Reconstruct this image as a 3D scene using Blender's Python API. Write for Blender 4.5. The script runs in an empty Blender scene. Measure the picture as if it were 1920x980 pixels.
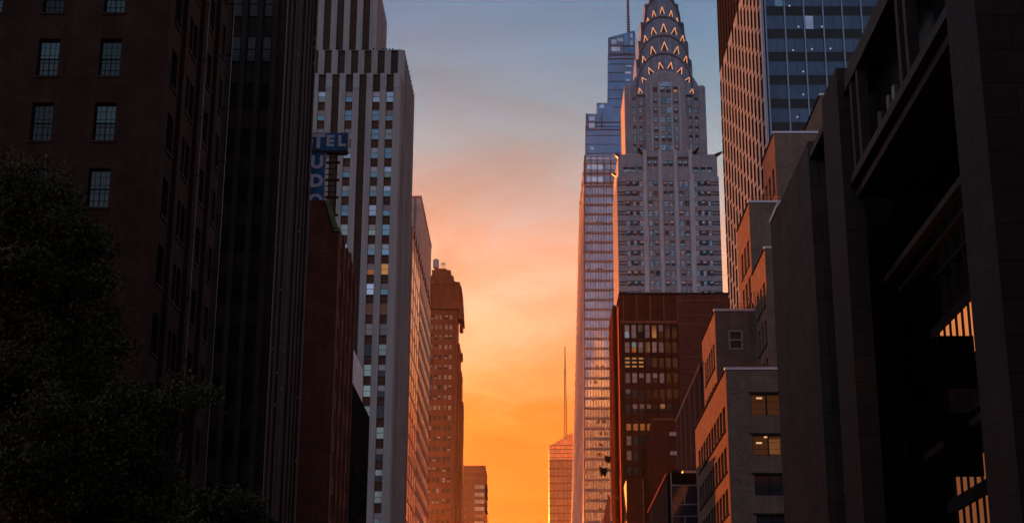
import bpy, bmesh, math, random
from mathutils import Vector, Matrix
R = math.radians
random.seed(42)
sc = bpy.context.scene
col = sc.collection

# ------------------------------------------------------------------ camera, sky, sun, exposure
F, CX, CY, PITCH, CAMZ = 2930.0, 1000.0, 490.0, R(17.26), 9.5
cam = bpy.data.cameras.new("camera")
cam.sensor_width = 36.0
cam.lens = F / 1920 * 36
cam.shift_x = (960 - CX) / 1920
cam.clip_start, cam.clip_end = 0.5, 20000
camo = bpy.data.objects.new("camera", cam)
camo.location = (0, 0, CAMZ)
camo.rotation_euler = (R(90) + PITCH, 0, 0)
col.objects.link(camo)
sc.camera = camo

SUN_AZ, SUN_EL = R(8.7), R(5.0)          # azimuth measured to the left (south) of the street axis
sun_dir = Vector((-math.sin(SUN_AZ) * math.cos(SUN_EL), math.cos(SUN_AZ) * math.cos(SUN_EL), math.sin(SUN_EL)))

world = bpy.data.worlds.new("World")
sc.world = world
world.use_nodes = True
nt = world.node_tree
nt.nodes.clear()
def wn(t, **k):
    n = nt.nodes.new(t)
    for a, b in k.items(): setattr(n, a, b)
    return n
def wmath(op, a, b=None, clamp=False):
    n = wn("ShaderNodeMath", operation=op); n.use_clamp = clamp
    for i, v in enumerate((a, b)):
        if v is None: continue
        if isinstance(v, (int, float)): n.inputs[i].default_value = v
        else: nt.links.new(v, n.inputs[i])
    return n.outputs[0]
def wramp(stops, fac):
    n = wn("ShaderNodeValToRGB")
    e = n.color_ramp.elements
    while len(e) < len(stops): e.new(0.5)
    for i, (p, c) in enumerate(stops):
        e[i].position = p; e[i].color = (*c, 1)
    nt.links.new(fac, n.inputs[0])
    return n.outputs[0]
tc = wn("ShaderNodeTexCoord")
sep = wn("ShaderNodeSeparateXYZ"); nt.links.new(tc.outputs["Generated"], sep.inputs[0])
mp = wn("ShaderNodeMapping"); mp.inputs["Scale"].default_value = (6, 4, 17); mp.inputs["Rotation"].default_value = (0, 0.32, 0)
nt.links.new(tc.outputs["Generated"], mp.inputs[0])
cl = wn("ShaderNodeTexNoise"); cl.inputs["Scale"].default_value = 1.0; cl.inputs["Detail"].default_value = 8; cl.inputs["Roughness"].default_value = 0.62
cl.inputs["Distortion"].default_value = 0.6
nt.links.new(mp.outputs[0], cl.inputs[0])
cloud = wmath('SUBTRACT', cl.outputs["Fac"], 0.5)
zz = wmath('ADD', sep.outputs["Z"], wmath('MULTIPLY', cloud, 0.10))
WEST = [(0.0, (0.86, 0.11, 0.003)), (0.141, (0.88, 0.115, 0.004)), (0.161, (0.90, 0.15, 0.007)), (0.195, (0.92, 0.215, 0.022)), (0.228, (0.93, 0.325, 0.10)),
        (0.26, (0.93, 0.45, 0.24)), (0.294, (0.93, 0.47, 0.30)), (0.326, (0.61, 0.435, 0.375)), (0.358, (0.36, 0.41, 0.43)), (0.389, (0.235, 0.35, 0.44)),
        (0.443, (0.125, 0.235, 0.365)), (0.60, (0.11, 0.16, 0.25)), (1.0, (0.05, 0.08, 0.15))]
EAST = [(0.0, (0.50, 0.47, 0.56)), (0.25, (0.60, 0.63, 0.80)), (0.45, (0.36, 0.41, 0.56)), (0.75, (0.07, 0.10, 0.17)), (1.0, (0.05, 0.08, 0.15))]
west, east = wramp(WEST, zz), wramp(EAST, zz)
tm = wn("ShaderNodeMapRange"); tm.interpolation_type = 'SMOOTHSTEP'
tm.inputs["From Min"].default_value = -0.35; tm.inputs["From Max"].default_value = 0.85
nt.links.new(sep.outputs["Y"], tm.inputs[0])
mx = wn("ShaderNodeMix", data_type='RGBA'); nt.links.new(tm.outputs[0], mx.inputs[0])
nt.links.new(east, mx.inputs[6]); nt.links.new(west, mx.inputs[7])
glow = wmath('ADD', 1.0, wmath('MULTIPLY', cloud, 1.3))
vs = wn("ShaderNodeVectorMath", operation='SCALE'); nt.links.new(mx.outputs[2], vs.inputs[0])
nt.links.new(wmath('MULTIPLY', glow, 1.70), vs.inputs["Scale"])
sky = wn("ShaderNodeTexSky", sky_type='NISHITA'); sky.sun_disc = False
sky.sun_elevation = SUN_EL; sky.sun_rotation = -SUN_AZ
sky.air_density = 1.5; sky.dust_density = 3.0
vk = wn("ShaderNodeVectorMath", operation='SCALE'); nt.links.new(sky.outputs[0], vk.inputs[0]); vk.inputs["Scale"].default_value = 0.006
va = wn("ShaderNodeVectorMath", operation='ADD'); nt.links.new(vs.outputs[0], va.inputs[0]); nt.links.new(vk.outputs[0], va.inputs[1])
bg = wn("ShaderNodeBackground"); bg.inputs["Strength"].default_value = 0.10
nt.links.new(va.outputs[0], bg.inputs[0])
wo = wn("ShaderNodeOutputWorld"); nt.links.new(bg.outputs[0], wo.inputs[0])

sun = bpy.data.lights.new("sun", 'SUN'); sun.energy = 5.0; sun.angle = R(0.6); sun.color = (1.0, 0.22, 0.04)
suno = bpy.data.objects.new("sun", sun); col.objects.link(suno)
suno.location = (0, 0, 400); suno.rotation_euler = sun_dir.to_track_quat('Z', 'Y').to_euler()

sc.view_settings.view_transform = 'Standard'; sc.view_settings.look = 'None'
sc.view_settings.exposure = 2.5; sc.view_settings.gamma = 1.0
sc.view_settings.use_curve_mapping = False
sc.render.engine = 'CYCLES'
sc.cycles.use_denoising = True
sc.cycles.max_bounces = 6; sc.cycles.diffuse_bounces = 3; sc.cycles.glossy_bounces = 3
sc.cycles.transmission_bounces = 2; sc.cycles.volume_bounces = 0
sc.cycles.sample_clamp_indirect = 4.0

# ------------------------------------------------------------------ survey: sight lines of the photo to metres at a known distance
SP, CP = math.sin(PITCH), math.cos(PITCH)
def gx(px, py, Y):                      # lateral position of a sight line at distance Y
    v = (CY - py) / F
    return Y * ((px - CX) / F) / (CP - v * SP)
def gz(py, Y):                          # height at distance Y
    v = (CY - py) / F
    return CAMZ + Y * (SP + v * CP) / (CP - v * SP)
def gy(px, py, X):                      # distance at which a sight line meets the street line X
    v = (CY - py) / F
    return X * (CP - v * SP) / ((px - CX) / F)

# ------------------------------------------------------------------ materials
MATS = {}
def mat(name, color, rough=0.8, metallic=0.0, noise=0.25, nscale=0.6, brick=None, mortar=None, bump=0.0, emit=None, estr=0.0,
        stretch=(1, 1, 1), rnd=0.0, spec=0.25, streak=0.0, panel=None):
    m = bpy.data.materials.new(name); m.use_nodes = True
    t = m.node_tree; b = t.nodes["Principled BSDF"]
    b.inputs["Roughness"].default_value = rough; b.inputs["Metallic"].default_value = metallic
    b.inputs["Specular IOR Level"].default_value = spec
    uv = t.nodes.new("ShaderNodeUVMap"); uv.uv_map = "UVMap"
    ge = t.nodes.new("ShaderNodeTexCoord")
    base = None; bh = None
    if brick:
        br = t.nodes.new("ShaderNodeTexBrick"); t.links.new(uv.outputs[0], br.inputs[0])
        br.inputs["Scale"].default_value = 1.0
        br.inputs["Brick Width"].default_value, br.inputs["Row Height"].default_value = brick
        br.inputs["Mortar Size"].default_value = brick[1] * 0.08
        br.inputs["Color1"].default_value = (*[c * 0.82 for c in color], 1)
        br.inputs["Color2"].default_value = (*[c * 1.22 for c in color], 1)
        br.inputs["Mortar"].default_value = (*(mortar or [c * 0.7 for c in color]), 1)
        base = br.outputs[0]; bh = br.outputs["Fac"]
    else:
        rgb = t.nodes.new("ShaderNodeRGB"); rgb.outputs[0].default_value = (*color, 1); base = rgb.outputs[0]
    def modulate(base, fac_out, lo, hi):
        mr = t.nodes.new("ShaderNodeMapRange"); mr.inputs["From Min"].default_value = 0.25; mr.inputs["From Max"].default_value = 0.75
        mr.inputs["To Min"].default_value = lo; mr.inputs["To Max"].default_value = hi
        t.links.new(fac_out, mr.inputs[0])
        v = t.nodes.new("ShaderNodeVectorMath"); v.operation = 'SCALE'
        t.links.new(base, v.inputs[0]); t.links.new(mr.outputs[0], v.inputs["Scale"])
        return v.outputs[0]
    nz = t.nodes.new("ShaderNodeTexNoise"); nz.inputs["Scale"].default_value = nscale; nz.inputs["Detail"].default_value = 5
    mpn = t.nodes.new("ShaderNodeMapping"); mpn.inputs["Scale"].default_value = stretch
    t.links.new(ge.outputs["Object"], mpn.inputs[0]); t.links.new(mpn.outputs[0], nz.inputs[0])
    if noise: base = modulate(base, nz.outputs["Fac"], 1 - noise, 1 + noise)
    if streak:                                       # rain streaks running down the wall
        n2 = t.nodes.new("ShaderNodeTexNoise"); n2.inputs["Scale"].default_value = 1.0; n2.inputs["Detail"].default_value = 4
        m2 = t.nodes.new("ShaderNodeMapping"); m2.inputs["Scale"].default_value = (1.6, 1.6, 0.06)
        t.links.new(ge.outputs["Object"], m2.inputs[0]); t.links.new(m2.outputs[0], n2.inputs[0])
        base = modulate(base, n2.outputs["Fac"], 1 - streak, 1 + streak)
    if panel:                                        # joints of cladding panels
        br = t.nodes.new("ShaderNodeTexBrick"); t.links.new(uv.outputs[0], br.inputs[0]); br.offset = panel[2] if len(panel) > 2 else 0.0
        br.inputs["Scale"].default_value = 1.0
        br.inputs["Brick Width"].default_value, br.inputs["Row Height"].default_value = panel[:2]
        br.inputs["Mortar Size"].default_value = 0.03
        br.inputs["Color1"].default_value = (0.85, 0.85, 0.85, 1); br.inputs["Color2"].default_value = (1.12, 1.12, 1.12, 1)
        br.inputs["Mortar"].default_value = (0.4, 0.4, 0.4, 1)
        mm = t.nodes.new("ShaderNodeVectorMath"); mm.operation = 'MULTIPLY'
        t.links.new(base, mm.inputs[0]); t.links.new(br.outputs[0], mm.inputs[1]); base = mm.outputs[0]
    if rnd:                                          # every pane of glass a little different
        oi = t.nodes.new("ShaderNodeObjectInfo")
        mr = t.nodes.new("ShaderNodeMapRange"); mr.inputs["To Min"].default_value = 1 - rnd; mr.inputs["To Max"].default_value = 1 + rnd
        t.links.new(oi.outputs["Random"], mr.inputs[0])
        v = t.nodes.new("ShaderNodeVectorMath"); v.operation = 'SCALE'
        t.links.new(base, v.inputs[0]); t.links.new(mr.outputs[0], v.inputs["Scale"]); base = v.outputs[0]
    t.links.new(base, b.inputs["Base Color"])
    if bump:
        bp = t.nodes.new("ShaderNodeBump"); bp.inputs["Strength"].default_value = bump; bp.inputs["Distance"].default_value = 0.05
        t.links.new(nz.outputs["Fac"], bp.inputs["Height"]); t.links.new(bp.outputs[0], b.inputs["Normal"])
    if emit:
        b.inputs["Emission Color"].default_value = (*emit, 1); b.inputs["Emission Strength"].default_value = estr
    MATS[name] = m
    return m
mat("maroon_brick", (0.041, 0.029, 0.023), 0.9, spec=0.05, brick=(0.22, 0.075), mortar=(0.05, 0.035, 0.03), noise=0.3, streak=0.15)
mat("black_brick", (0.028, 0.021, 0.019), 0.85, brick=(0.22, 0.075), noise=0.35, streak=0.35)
mat("charcoal_pilaster", (0.035, 0.027, 0.025), 0.8, noise=0.3, streak=0.35)
mat("red_brick", (0.15, 0.052, 0.030), 0.9, brick=(0.24, 0.08), mortar=(0.07, 0.04, 0.03), noise=0.3, streak=0.2)
mat("verdigris", (0.16, 0.22, 0.10), 0.7, noise=0.35, nscale=2)
mat("dark_slate", (0.018, 0.015, 0.014), 0.8, spec=0.0, noise=0.3, streak=0.3)
mat("white_sheet", (0.80, 0.77, 0.75), 0.6, noise=0.12, streak=0.12)
mat("white_brick", (0.32, 0.31, 0.30), 0.85, spec=0.0, noise=0.12, nscale=0.12, streak=0.16)
mat("brown_spandrel", (0.105, 0.052, 0.033), 0.8, noise=0.3, nscale=1.2, brick=(0.3, 0.15))
mat("brown_blank", (0.060, 0.036, 0.028), 0.8, noise=0.3, nscale=1.2)
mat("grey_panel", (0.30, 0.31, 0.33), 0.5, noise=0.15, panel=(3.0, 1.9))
mat("rose_glow_panel", (0.42, 0.20, 0.145), 0.45, noise=0.15, panel=(2.2, 1.2, 0.5))
mat("bronze_band", (0.44, 0.18, 0.10), 0.35, metallic=0.6, noise=0.2)
mat("gold_glass", (1.0, 0.60, 0.26), 0.10, metallic=0.95, noise=0.15, nscale=1.5, bump=0.06)
mat("bronze_glass", (0.20, 0.14, 0.11), 0.2, metallic=0.6, noise=0.3)
mat("buff_brick", (0.165, 0.052, 0.026), 0.85, noise=0.2, streak=0.2, brick=(0.5, 0.25))
mat("terracotta", (0.15, 0.052, 0.028), 0.8, noise=0.35, nscale=0.8)
mat("tank_grey", (0.30, 0.32, 0.35), 0.5, noise=0.2)
mat("far_brown", (0.11, 0.036, 0.022), 0.8, noise=0.2, streak=0.1)
mat("limestone", (0.225, 0.275, 0.32), 0.8, spec=0.05, noise=0.12, nscale=0.2, streak=0.18, panel=(1.2, 0.6, 0.5))
mat("pale_limestone", (0.36, 0.39, 0.42), 0.8, spec=0.05, noise=0.12, nscale=0.3, streak=0.15)
mat("dark_brick_band", (0.045, 0.044, 0.048), 0.7, noise=0.2)
mat("crown_steel", (0.14, 0.18, 0.235), 0.38, metallic=0.65, noise=0.22, nscale=0.5, streak=0.25, panel=(0.7, 40, 0.0))
mat("crown_rim", (0.05, 0.06, 0.08), 0.4, metallic=0.6, noise=0.2)
mat("sky_glass", (0.035, 0.17, 0.31), 0.06, metallic=0.75, noise=0.35, nscale=0.12, panel=(1.5, 20, 0.0))
mat("grey_glass", (0.24, 0.28, 0.35), 0.07, metallic=0.75, noise=0.25, nscale=0.10, panel=(1.5, 20, 0.0))
mat("facet_glass", (0.17, 0.19, 0.23), 0.7, spec=0.0, noise=0.25, nscale=0.2)
mat("terracotta_band", (0.17, 0.115, 0.10), 0.55, noise=0.15)
mat("steel_dark", (0.05, 0.055, 0.065), 0.8, spec=0.0, noise=0.15)
mat("pale_glass", (0.42, 0.54, 0.64), 0.2, metallic=0.6, noise=0.2, rnd=0.2)
mat("far_glass", (0.17, 0.085, 0.06), 0.35, metallic=0.6, noise=0.2, panel=(2.5, 4.0))
mat("copper_glass", (0.75, 0.24, 0.10), 0.3, metallic=0.7, noise=0.2, panel=(2.5, 3.4))
mat("oxblood_brick", (0.082, 0.030, 0.020), 0.85, noise=0.25, brick=(0.3, 0.1), streak=0.15)
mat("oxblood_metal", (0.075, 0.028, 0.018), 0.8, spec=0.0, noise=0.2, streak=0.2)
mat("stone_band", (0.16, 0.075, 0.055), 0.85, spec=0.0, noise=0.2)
mat("sunlit_orange", (0.50, 0.15, 0.07), 0.85, spec=0.0, noise=0.2, streak=0.2)  # low sunlight put into the colour
mat("wine_brick", (0.070, 0.017, 0.012), 0.9, noise=0.3, brick=(0.3, 0.1))
mat("grey_brick", (0.195, 0.145, 0.112), 0.9, spec=0.0, noise=0.18, nscale=0.9, brick=(0.24, 0.08), streak=0.15)
mat("coping_metal", (0.55, 0.58, 0.66), 0.35, metallic=0.3, noise=0.1)
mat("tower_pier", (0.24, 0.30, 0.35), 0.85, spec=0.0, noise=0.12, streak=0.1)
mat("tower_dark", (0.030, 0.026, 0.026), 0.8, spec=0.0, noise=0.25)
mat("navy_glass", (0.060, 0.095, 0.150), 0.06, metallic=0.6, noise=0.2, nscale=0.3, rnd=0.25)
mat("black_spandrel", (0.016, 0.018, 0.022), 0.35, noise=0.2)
mat("steel_mullion", (0.22, 0.28, 0.36), 0.4, metallic=0.5, noise=0.1)
mat("granite", (0.030, 0.027, 0.025), 0.75, noise=0.18, nscale=3.0, panel=(2.4, 1.2, 0.5), streak=0.12)
mat("granite_plain", (0.044, 0.038, 0.034), 0.75, noise=0.3, nscale=0.5, streak=0.3, panel=(3.0, 1.5, 0.5))
mat("weathered_steel", (0.030, 0.022, 0.018), 0.6, noise=0.3, nscale=1.5)
mat("void_glass", (0.012, 0.013, 0.015), 0.12, noise=0.2, spec=0.25)
mat("mullion_glass", (0.06, 0.05, 0.045), 0.25, metallic=0.5, noise=0.5, nscale=0.5, stretch=(1, 1, 0.2), rnd=0.2)
mat("roof_gravel", (0.10, 0.095, 0.09), 0.95, noise=0.25, nscale=2)
mat("window_frame", (0.030, 0.028, 0.028), 0.8, spec=0.0, noise=0.1)
mat("bronze_frame", (0.055, 0.030, 0.020), 0.6, noise=0.1)
mat("pale_frame", (0.30, 0.31, 0.33), 0.6, noise=0.1)
mat("steel_frame", (0.10, 0.14, 0.17), 0.5, noise=0.1)
mat("blue_pane", (0.40, 0.47, 0.58), 0.06, metallic=0.75, noise=0.2, rnd=0.3)
mat("teal_pane", (0.17, 0.30, 0.37), 0.06, metallic=0.7, noise=0.2, rnd=0.35)
mat("green_pane", (0.23, 0.29, 0.25), 0.07, metallic=0.7, noise=0.2, rnd=0.3)
mat("dark_pane", (0.035, 0.042, 0.052), 0.06, metallic=0.1, noise=0.2, rnd=0.3)
mat("blind_pane", (0.60, 0.62, 0.66), 0.35, noise=0.1, rnd=0.2)
mat("dull_blind", (0.40, 0.36, 0.35), 0.4, noise=0.15, rnd=0.3)
mat("brown_pane", (0.030, 0.022, 0.019), 0.08, metallic=0.0, noise=0.25, rnd=0.4)
mat("lit_pane", (0.3, 0.2, 0.1), 0.3, noise=0.2, nscale=1.5, emit=(1.0, 0.42, 0.10), estr=0.055)
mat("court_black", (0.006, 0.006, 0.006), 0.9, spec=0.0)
mat("lit_faint", (0.09, 0.05, 0.03), 0.2, noise=0.3, nscale=1.5, emit=(1.0, 0.32, 0.07), estr=0.006)
mat("court_glow_dim", (0.06, 0.04, 0.03), 0.5, noise=0.6, nscale=1.2, emit=(1.0, 0.30, 0.10), estr=0.035)
mat("orange_glow", (0.12, 0.07, 0.04), 0.5, noise=0.4, nscale=1.5, emit=(1.0, 0.36, 0.09), estr=0.022)
mat("court_glow", (0.1, 0.06, 0.04), 0.4, noise=0.6, nscale=1.2, emit=(1.0, 0.30, 0.08), estr=0.12)
mat("house_pane", (0.040, 0.068, 0.075), 0.05, metallic=0.6, noise=0.2, rnd=0.5)
mat("house_pane_dark", (0.03, 0.045, 0.05), 0.06, metallic=0.5, noise=0.2, rnd=0.5)
mat("lit_deep", (0.2, 0.1, 0.05), 0.3, noise=0.2, emit=(1.0, 0.26, 0.05), estr=0.035)
mat("lamp_warm", (0.8, 0.6, 0.4), 0.4, noise=0.0, emit=(1.0, 0.55, 0.25), estr=0.13)
mat("lamp_cool", (0.4, 0.4, 0.4), 0.4, noise=0.0, emit=(0.95, 0.9, 1.0), estr=0.07)
mat("crown_lamp", (0.7, 0.4, 0.2), 0.4, noise=0.0, emit=(1.0, 0.38, 0.15), estr=0.14)
mat("crown_lamp_dim", (0.5, 0.3, 0.18), 0.4, noise=0.0, emit=(1.0, 0.42, 0.18), estr=0.07)
mat("sign_blue", (0.025, 0.13, 0.31), 0.5, noise=0.3, nscale=1.5, streak=0.45)
mat("sign_letter", (0.60, 0.62, 0.74), 0.5, noise=0.1)
mat("sign_edge", (0.32, 0.30, 0.30), 0.5, noise=0.2)
mat("rust_steel", (0.045, 0.030, 0.024), 0.7, noise=0.3, nscale=2)
mat("pipe_white", (0.24, 0.22, 0.21), 0.5, noise=0.2)
mat("bark", (0.035, 0.026, 0.018), 0.95, noise=0.35, nscale=4, stretch=(1, 1, 0.25))
mat("leaf_mid", (0.060, 0.098, 0.034), 0.7, noise=0.35, nscale=0.7)
mat("leaf_light", (0.095, 0.14, 0.046), 0.7, noise=0.35, nscale=0.7)
mat("leaf_dark", (0.034, 0.058, 0.022), 0.7, noise=0.35, nscale=0.7)
mat("asphalt", (0.05, 0.05, 0.052), 0.9, noise=0.2, nscale=1.5)
mat("pavement_slab", (0.16, 0.155, 0.15), 0.9, noise=0.15, panel=(1.5, 1.5))
mat("kerb_stone", (0.22, 0.21, 0.20), 0.9, noise=0.15)
mat("road_paint", (0.7, 0.68, 0.62), 0.7, noise=0.2, nscale=3)
mat("earth", (0.07, 0.065, 0.06), 0.95, noise=0.3, nscale=0.05)
mat("flag_red", (0.55, 0.10, 0.04), 0.8, noise=0.2)
mat("flag_white_sunlit", (0.70, 0.42, 0.26), 0.8, noise=0.1)  # white stripes coloured orange for the sunset light
mat("flag_blue", (0.03, 0.04, 0.12), 0.8, noise=0.1)

# ------------------------------------------------------------------ mesh helpers
Z = Vector((0, 0, 1))
class MB:
    def __init__(s): s.v, s.f, s.m, s.uv = [], [], [], []
    def face(s, pts, m, uv=None):
        pts = [Vector(p) for p in pts]
        if uv is None:
            n = (pts[1] - pts[0]).cross(pts[2] - pts[0])
            a = [abs(c) for c in n]
            if a[2] >= max(a[0], a[1]): uv = [(p.x, p.y) for p in pts]
            elif a[0] > a[1]: uv = [(p.y, p.z) for p in pts]
            else: uv = [(p.x, p.z) for p in pts]
        i = len(s.v); s.v += pts; s.f.append(list(range(i, i + len(pts)))); s.m.append(m); s.uv.append(uv)
    def hexa(s, b, t, m, top=None, cap=True):         # bottom ring b, top ring t (anticlockwise seen from above)
        n = len(b)
        for i in range(n):
            j = (i + 1) % n
            s.face([b[i], b[j], t[j], t[i]], m)
        if cap:
            s.face(list(t), top or m); s.face(list(reversed(b)), m)
    def box(s, x0, x1, y0, y1, z0, z1, m, top=None):
        if x1 < x0: x0, x1 = x1, x0
        if y1 < y0: y0, y1 = y1, y0
        b = [(x0, y0, z0), (x1, y0, z0), (x1, y1, z0), (x0, y1, z0)]
        s.hexa(b, [(x, y, z1) for x, y, _ in b], m, top)
    def obox(s, O, U, N, u0, u1, n0, n1, z0, z1, m):   # box in a wall frame
        P = lambda u, n, z: O + U * u + N * n + Z * z
        b = [P(u0, n1, z0), P(u1, n1, z0), P(u1, n0, z0), P(u0, n0, z0)]
        t = [P(u0, n1, z1), P(u1, n1, z1), P(u1, n0, z1), P(u0, n0, z1)]
        if U.cross(Z).dot(N) < 0: b.reverse(); t.reverse()
        s.hexa(b, t, m)
    def tube(s, p0, p1, r0, r1, m, seg=8):
        p0, p1 = Vector(p0), Vector(p1); d = (p1 - p0).normalized()
        a = d.orthogonal().normalized(); b = d.cross(a)
        ring = lambda p, r: [p + (a * math.cos(2 * math.pi * k / seg) + b * math.sin(2 * math.pi * k / seg)) * r for k in range(seg)]
        s.hexa(ring(p0, r0), ring(p1, r1), m)
    def facade(s, O, U, N, W, H, openings, depth, m, reveal=None):
        O, U, N = Vector(O), Vector(U), Vector(N)
        flip = U.cross(Z).dot(N) < 0
        us = sorted({0.0, W, *[round(o[0], 4) for o in openings], *[round(o[1], 4) for o in openings]})
        zs = sorted({0.0, H, *[round(o[2], 4) for o in openings], *[round(o[3], 4) for o in openings]})
        us = [u for u in us if -1e-6 <= u <= W + 1e-6]; zs = [z for z in zs if -1e-6 <= z <= H + 1e-6]
        def op(u, z): return any(a < u < b and c < z < d for a, b, c, d in openings)
        nu, nz_ = len(us) - 1, len(zs) - 1
        g = [[op((us[i] + us[i + 1]) / 2, (zs[j] + zs[j + 1]) / 2) for j in range(nz_)] for i in range(nu)]
        P = lambda u, z, n=0.0: O + U * u + Z * z + N * n
        def q(pts, mm, uv):
            if flip: pts = pts[::-1]; uv = uv[::-1]
            s.face(pts, mm, uv)
        for i in range(nu):
            j = 0
            while j < nz_:
                if g[i][j]: j += 1; continue
                k = j
                while k + 1 < nz_ and not g[i][k + 1]: k += 1
                a, b, c, d = us[i], us[i + 1], zs[j], zs[k + 1]
                q([P(a, c), P(b, c), P(b, d), P(a, d)], m, [(a, c), (b, c), (b, d), (a, d)])
                j = k + 1
        rm = reveal or m
        for a, b, c, d in openings:
            a, b, c, d = max(a, 0), min(b, W), max(c, 0), min(d, H)
            for (p, r) in (((a, c), (b, c)), ((b, c), (b, d)), ((b, d), (a, d)), ((a, d), (a, c))):
                q([P(*p), P(*r), P(*r, -depth), P(*p, -depth)][::-1], rm, [(0, p[1]), (1, r[1]), (1, r[1]), (0, p[1])])
    def build(s, name, parent=None, loc=None, smooth=False):
        off = Vector(loc) if loc is not None else (Vector(parent.location) if parent else Vector((0, 0, 0)))
        if parent is not None and loc is None:
            p = parent.parent
            while p: off += Vector(p.location); p = p.parent
        me = bpy.data.meshes.new(name)
        me.from_pydata([tuple(v - off) for v in s.v], [], s.f)
        names = []
        for m in s.m:
            if m not in names: names.append(m)
        for n in names: me.materials.append(MATS[n])
        me.polygons.foreach_set("material_index", [names.index(m) for m in s.m])
        l = me.uv_layers.new(name="UVMap")
        flat = []
        for uv in s.uv:
            for a in uv: flat += [a[0], a[1]]
        l.data.foreach_set("uv", flat)
        if smooth: me.polygons.foreach_set("use_smooth", [True] * len(me.polygons))
        me.update()
        o = bpy.data.objects.new(name, me); col.objects.link(o)
        if parent is not None: o.parent = parent
        elif loc is not None: o.location = off
        return o
def thing(name, label, cat, loc=(0, 0, 0), group=None):
    o = bpy.data.objects.new(name, None); o.empty_display_size = 1.0; o.location = loc; col.objects.link(o)
    o["label"] = label; o["category"] = cat
    if group: o["group"] = group
    return o
def tag(o, label=None, cat=None, kind=None, group=None):
    for k, v in (("label", label), ("category", cat), ("kind", kind), ("group", group)):
        if v: o[k] = v
    return o
def structure(name, mb, loc=(0, 0, 0)):
    return tag(mb.build(name, None, loc), kind="structure")

XP, XN, YN, YP = Vector((1, 0, 0)), Vector((-1, 0, 0)), Vector((0, -1, 0)), Vector((0, 1, 0))
def facing(n):                           # rotation of a part modelled facing -Y
    return {(0, -1): 0.0, (1, 0): R(90), (-1, 0): R(-90)}[(round(n.x), round(n.y))]
def emit_window(mb, O, U, N, w, h, st):
    """O = middle of the sill on the glass plane. st: (frame material, frame width, [pane materials bottom to top], muntin cols, muntin rows, depth)"""
    fm, fw, panes, mc, mr, dp = st
    k = len(panes); ph = h / k
    for i, pm in enumerate(panes):
        p = lambda u, z: O + U * u + Z * z + N * (0.01 if i % 2 == 0 else 0.03)
        pts = [p(-w / 2, i * ph), p(w / 2, i * ph), p(w / 2, (i + 1) * ph), p(-w / 2, (i + 1) * ph)]
        if U.cross(Z).dot(N) < 0: pts.reverse()
        mb.face(pts, pm)
    if fw > 0:
        mb.obox(O, U, N, -w / 2, -w / 2 + fw, 0.0, dp, 0, h, fm)
        mb.obox(O, U, N, w / 2 - fw, w / 2, 0.0, dp, 0, h, fm)
        mb.obox(O, U, N, -w / 2 + fw, w / 2 - fw, 0.0, dp, 0, fw, fm)
        mb.obox(O, U, N, -w / 2 + fw, w / 2 - fw, 0.0, dp, h - fw, h, fm)
        for i in range(1, k): mb.obox(O, U, N, -w / 2 + fw, w / 2 - fw, 0.0, dp * 0.9, i * ph - fw / 2, i * ph + fw / 2, fm)
        t = fw * 0.45
        for i in range(1, mc):
            u = -w / 2 + w * i / mc
            tt = t * (1.9 if mc % 2 == 0 and i == mc // 2 else 1)
            mb.obox(O, U, N, u - tt / 2, u + tt / 2, 0.0, dp * 0.6, fw, h - fw, fm)
        for i in range(1, mr):
            z = h * i / mr
            mb.obox(O, U, N, -w / 2 + fw, w / 2 - fw, 0.0, dp * 0.5, z - t / 2, z + t / 2, fm)
WCACHE = {}
def place_windows(root, specs, name="window", keep=96):
    """specs: (O, N, w, h, style). The largest in view become single parts, the rest one part of kind stuff."""
    eye = Vector((0, 0, CAMZ))
    def size(s):
        d = s[0] - eye
        seen = 10.0 if abs(math.degrees(math.atan2(d.x + 0.0137 * d.y, d.y))) < 18.3 and 7.0 < math.degrees(math.atan2(d.z, math.hypot(d.x, d.y))) < 28.5 else 1.0
        return -seen * s[2] * s[3] * abs(d.normalized().dot(s[1])) / d.length_squared
    specs = sorted(specs, key=size)
    for (O, N, w, h, st) in specs[:keep]:
        key = (round(w, 2), round(h, 2), st[0], st[1], tuple(st[2]), st[3], st[4])
        if key not in WCACHE:
            mb = MB(); emit_window(mb, Vector((0, 0, 0)), XP, YN, w, h, st)
            o = mb.build(name); WCACHE[key] = o.data
        else:
            o = bpy.data.objects.new(name, WCACHE[key]); col.objects.link(o)
        o.parent = root; o.location = O - Vector(root.location); o.rotation_euler = (0, 0, facing(N))
    if specs[keep:]:
        mb = MB()
        for (O, N, w, h, st) in specs[keep:]:
            U = XP if abs(N.y) > 0.5 else YP
            emit_window(mb, O, U, N, w, h, st)
        tag(mb.build("far_" + name + "s", root), kind="stuff")
def shell(mb, x0, x1, y0, y1, z0, z1, m, east=None, street=None, side=1, depth=0.25, roof="roof_gravel", smat=None, reveal=None):
    """a block of building: east face at y0 towards the camera, street face at x1 (side=1) or x0 (side=-1), openings in metres from (x0|y0, z0)"""
    if east: mb.facade((x0, y0, z0), XP, YN, x1 - x0, z1 - z0, east, depth, m, reveal)
    else: mb.face([(x0, y0, z0), (x1, y0, z0), (x1, y0, z1), (x0, y0, z1)], m)
    sx, ox = (x1, x0) if side > 0 else (x0, x1)
    N = XP if side > 0 else XN
    if street: mb.facade((sx, y0, z0), YP, N, y1 - y0, z1 - z0, street, depth, smat or m, reveal)
    else: mb.face([(sx, y0, z0), (sx, y1, z0), (sx, y1, z1), (sx, y0, z1)][::side], smat or m)
    mb.face([(ox, y1, z0), (ox, y0, z0), (ox, y0, z1), (ox, y1, z1)][::side], m)
    mb.face([(x1, y1, z0), (x0, y1, z0), (x0, y1, z1), (x1, y1, z1)], m)
    mb.face([(x0, y0, z1), (x1, y0, z1), (x1, y1, z1), (x0, y1, z1)], roof)
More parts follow.
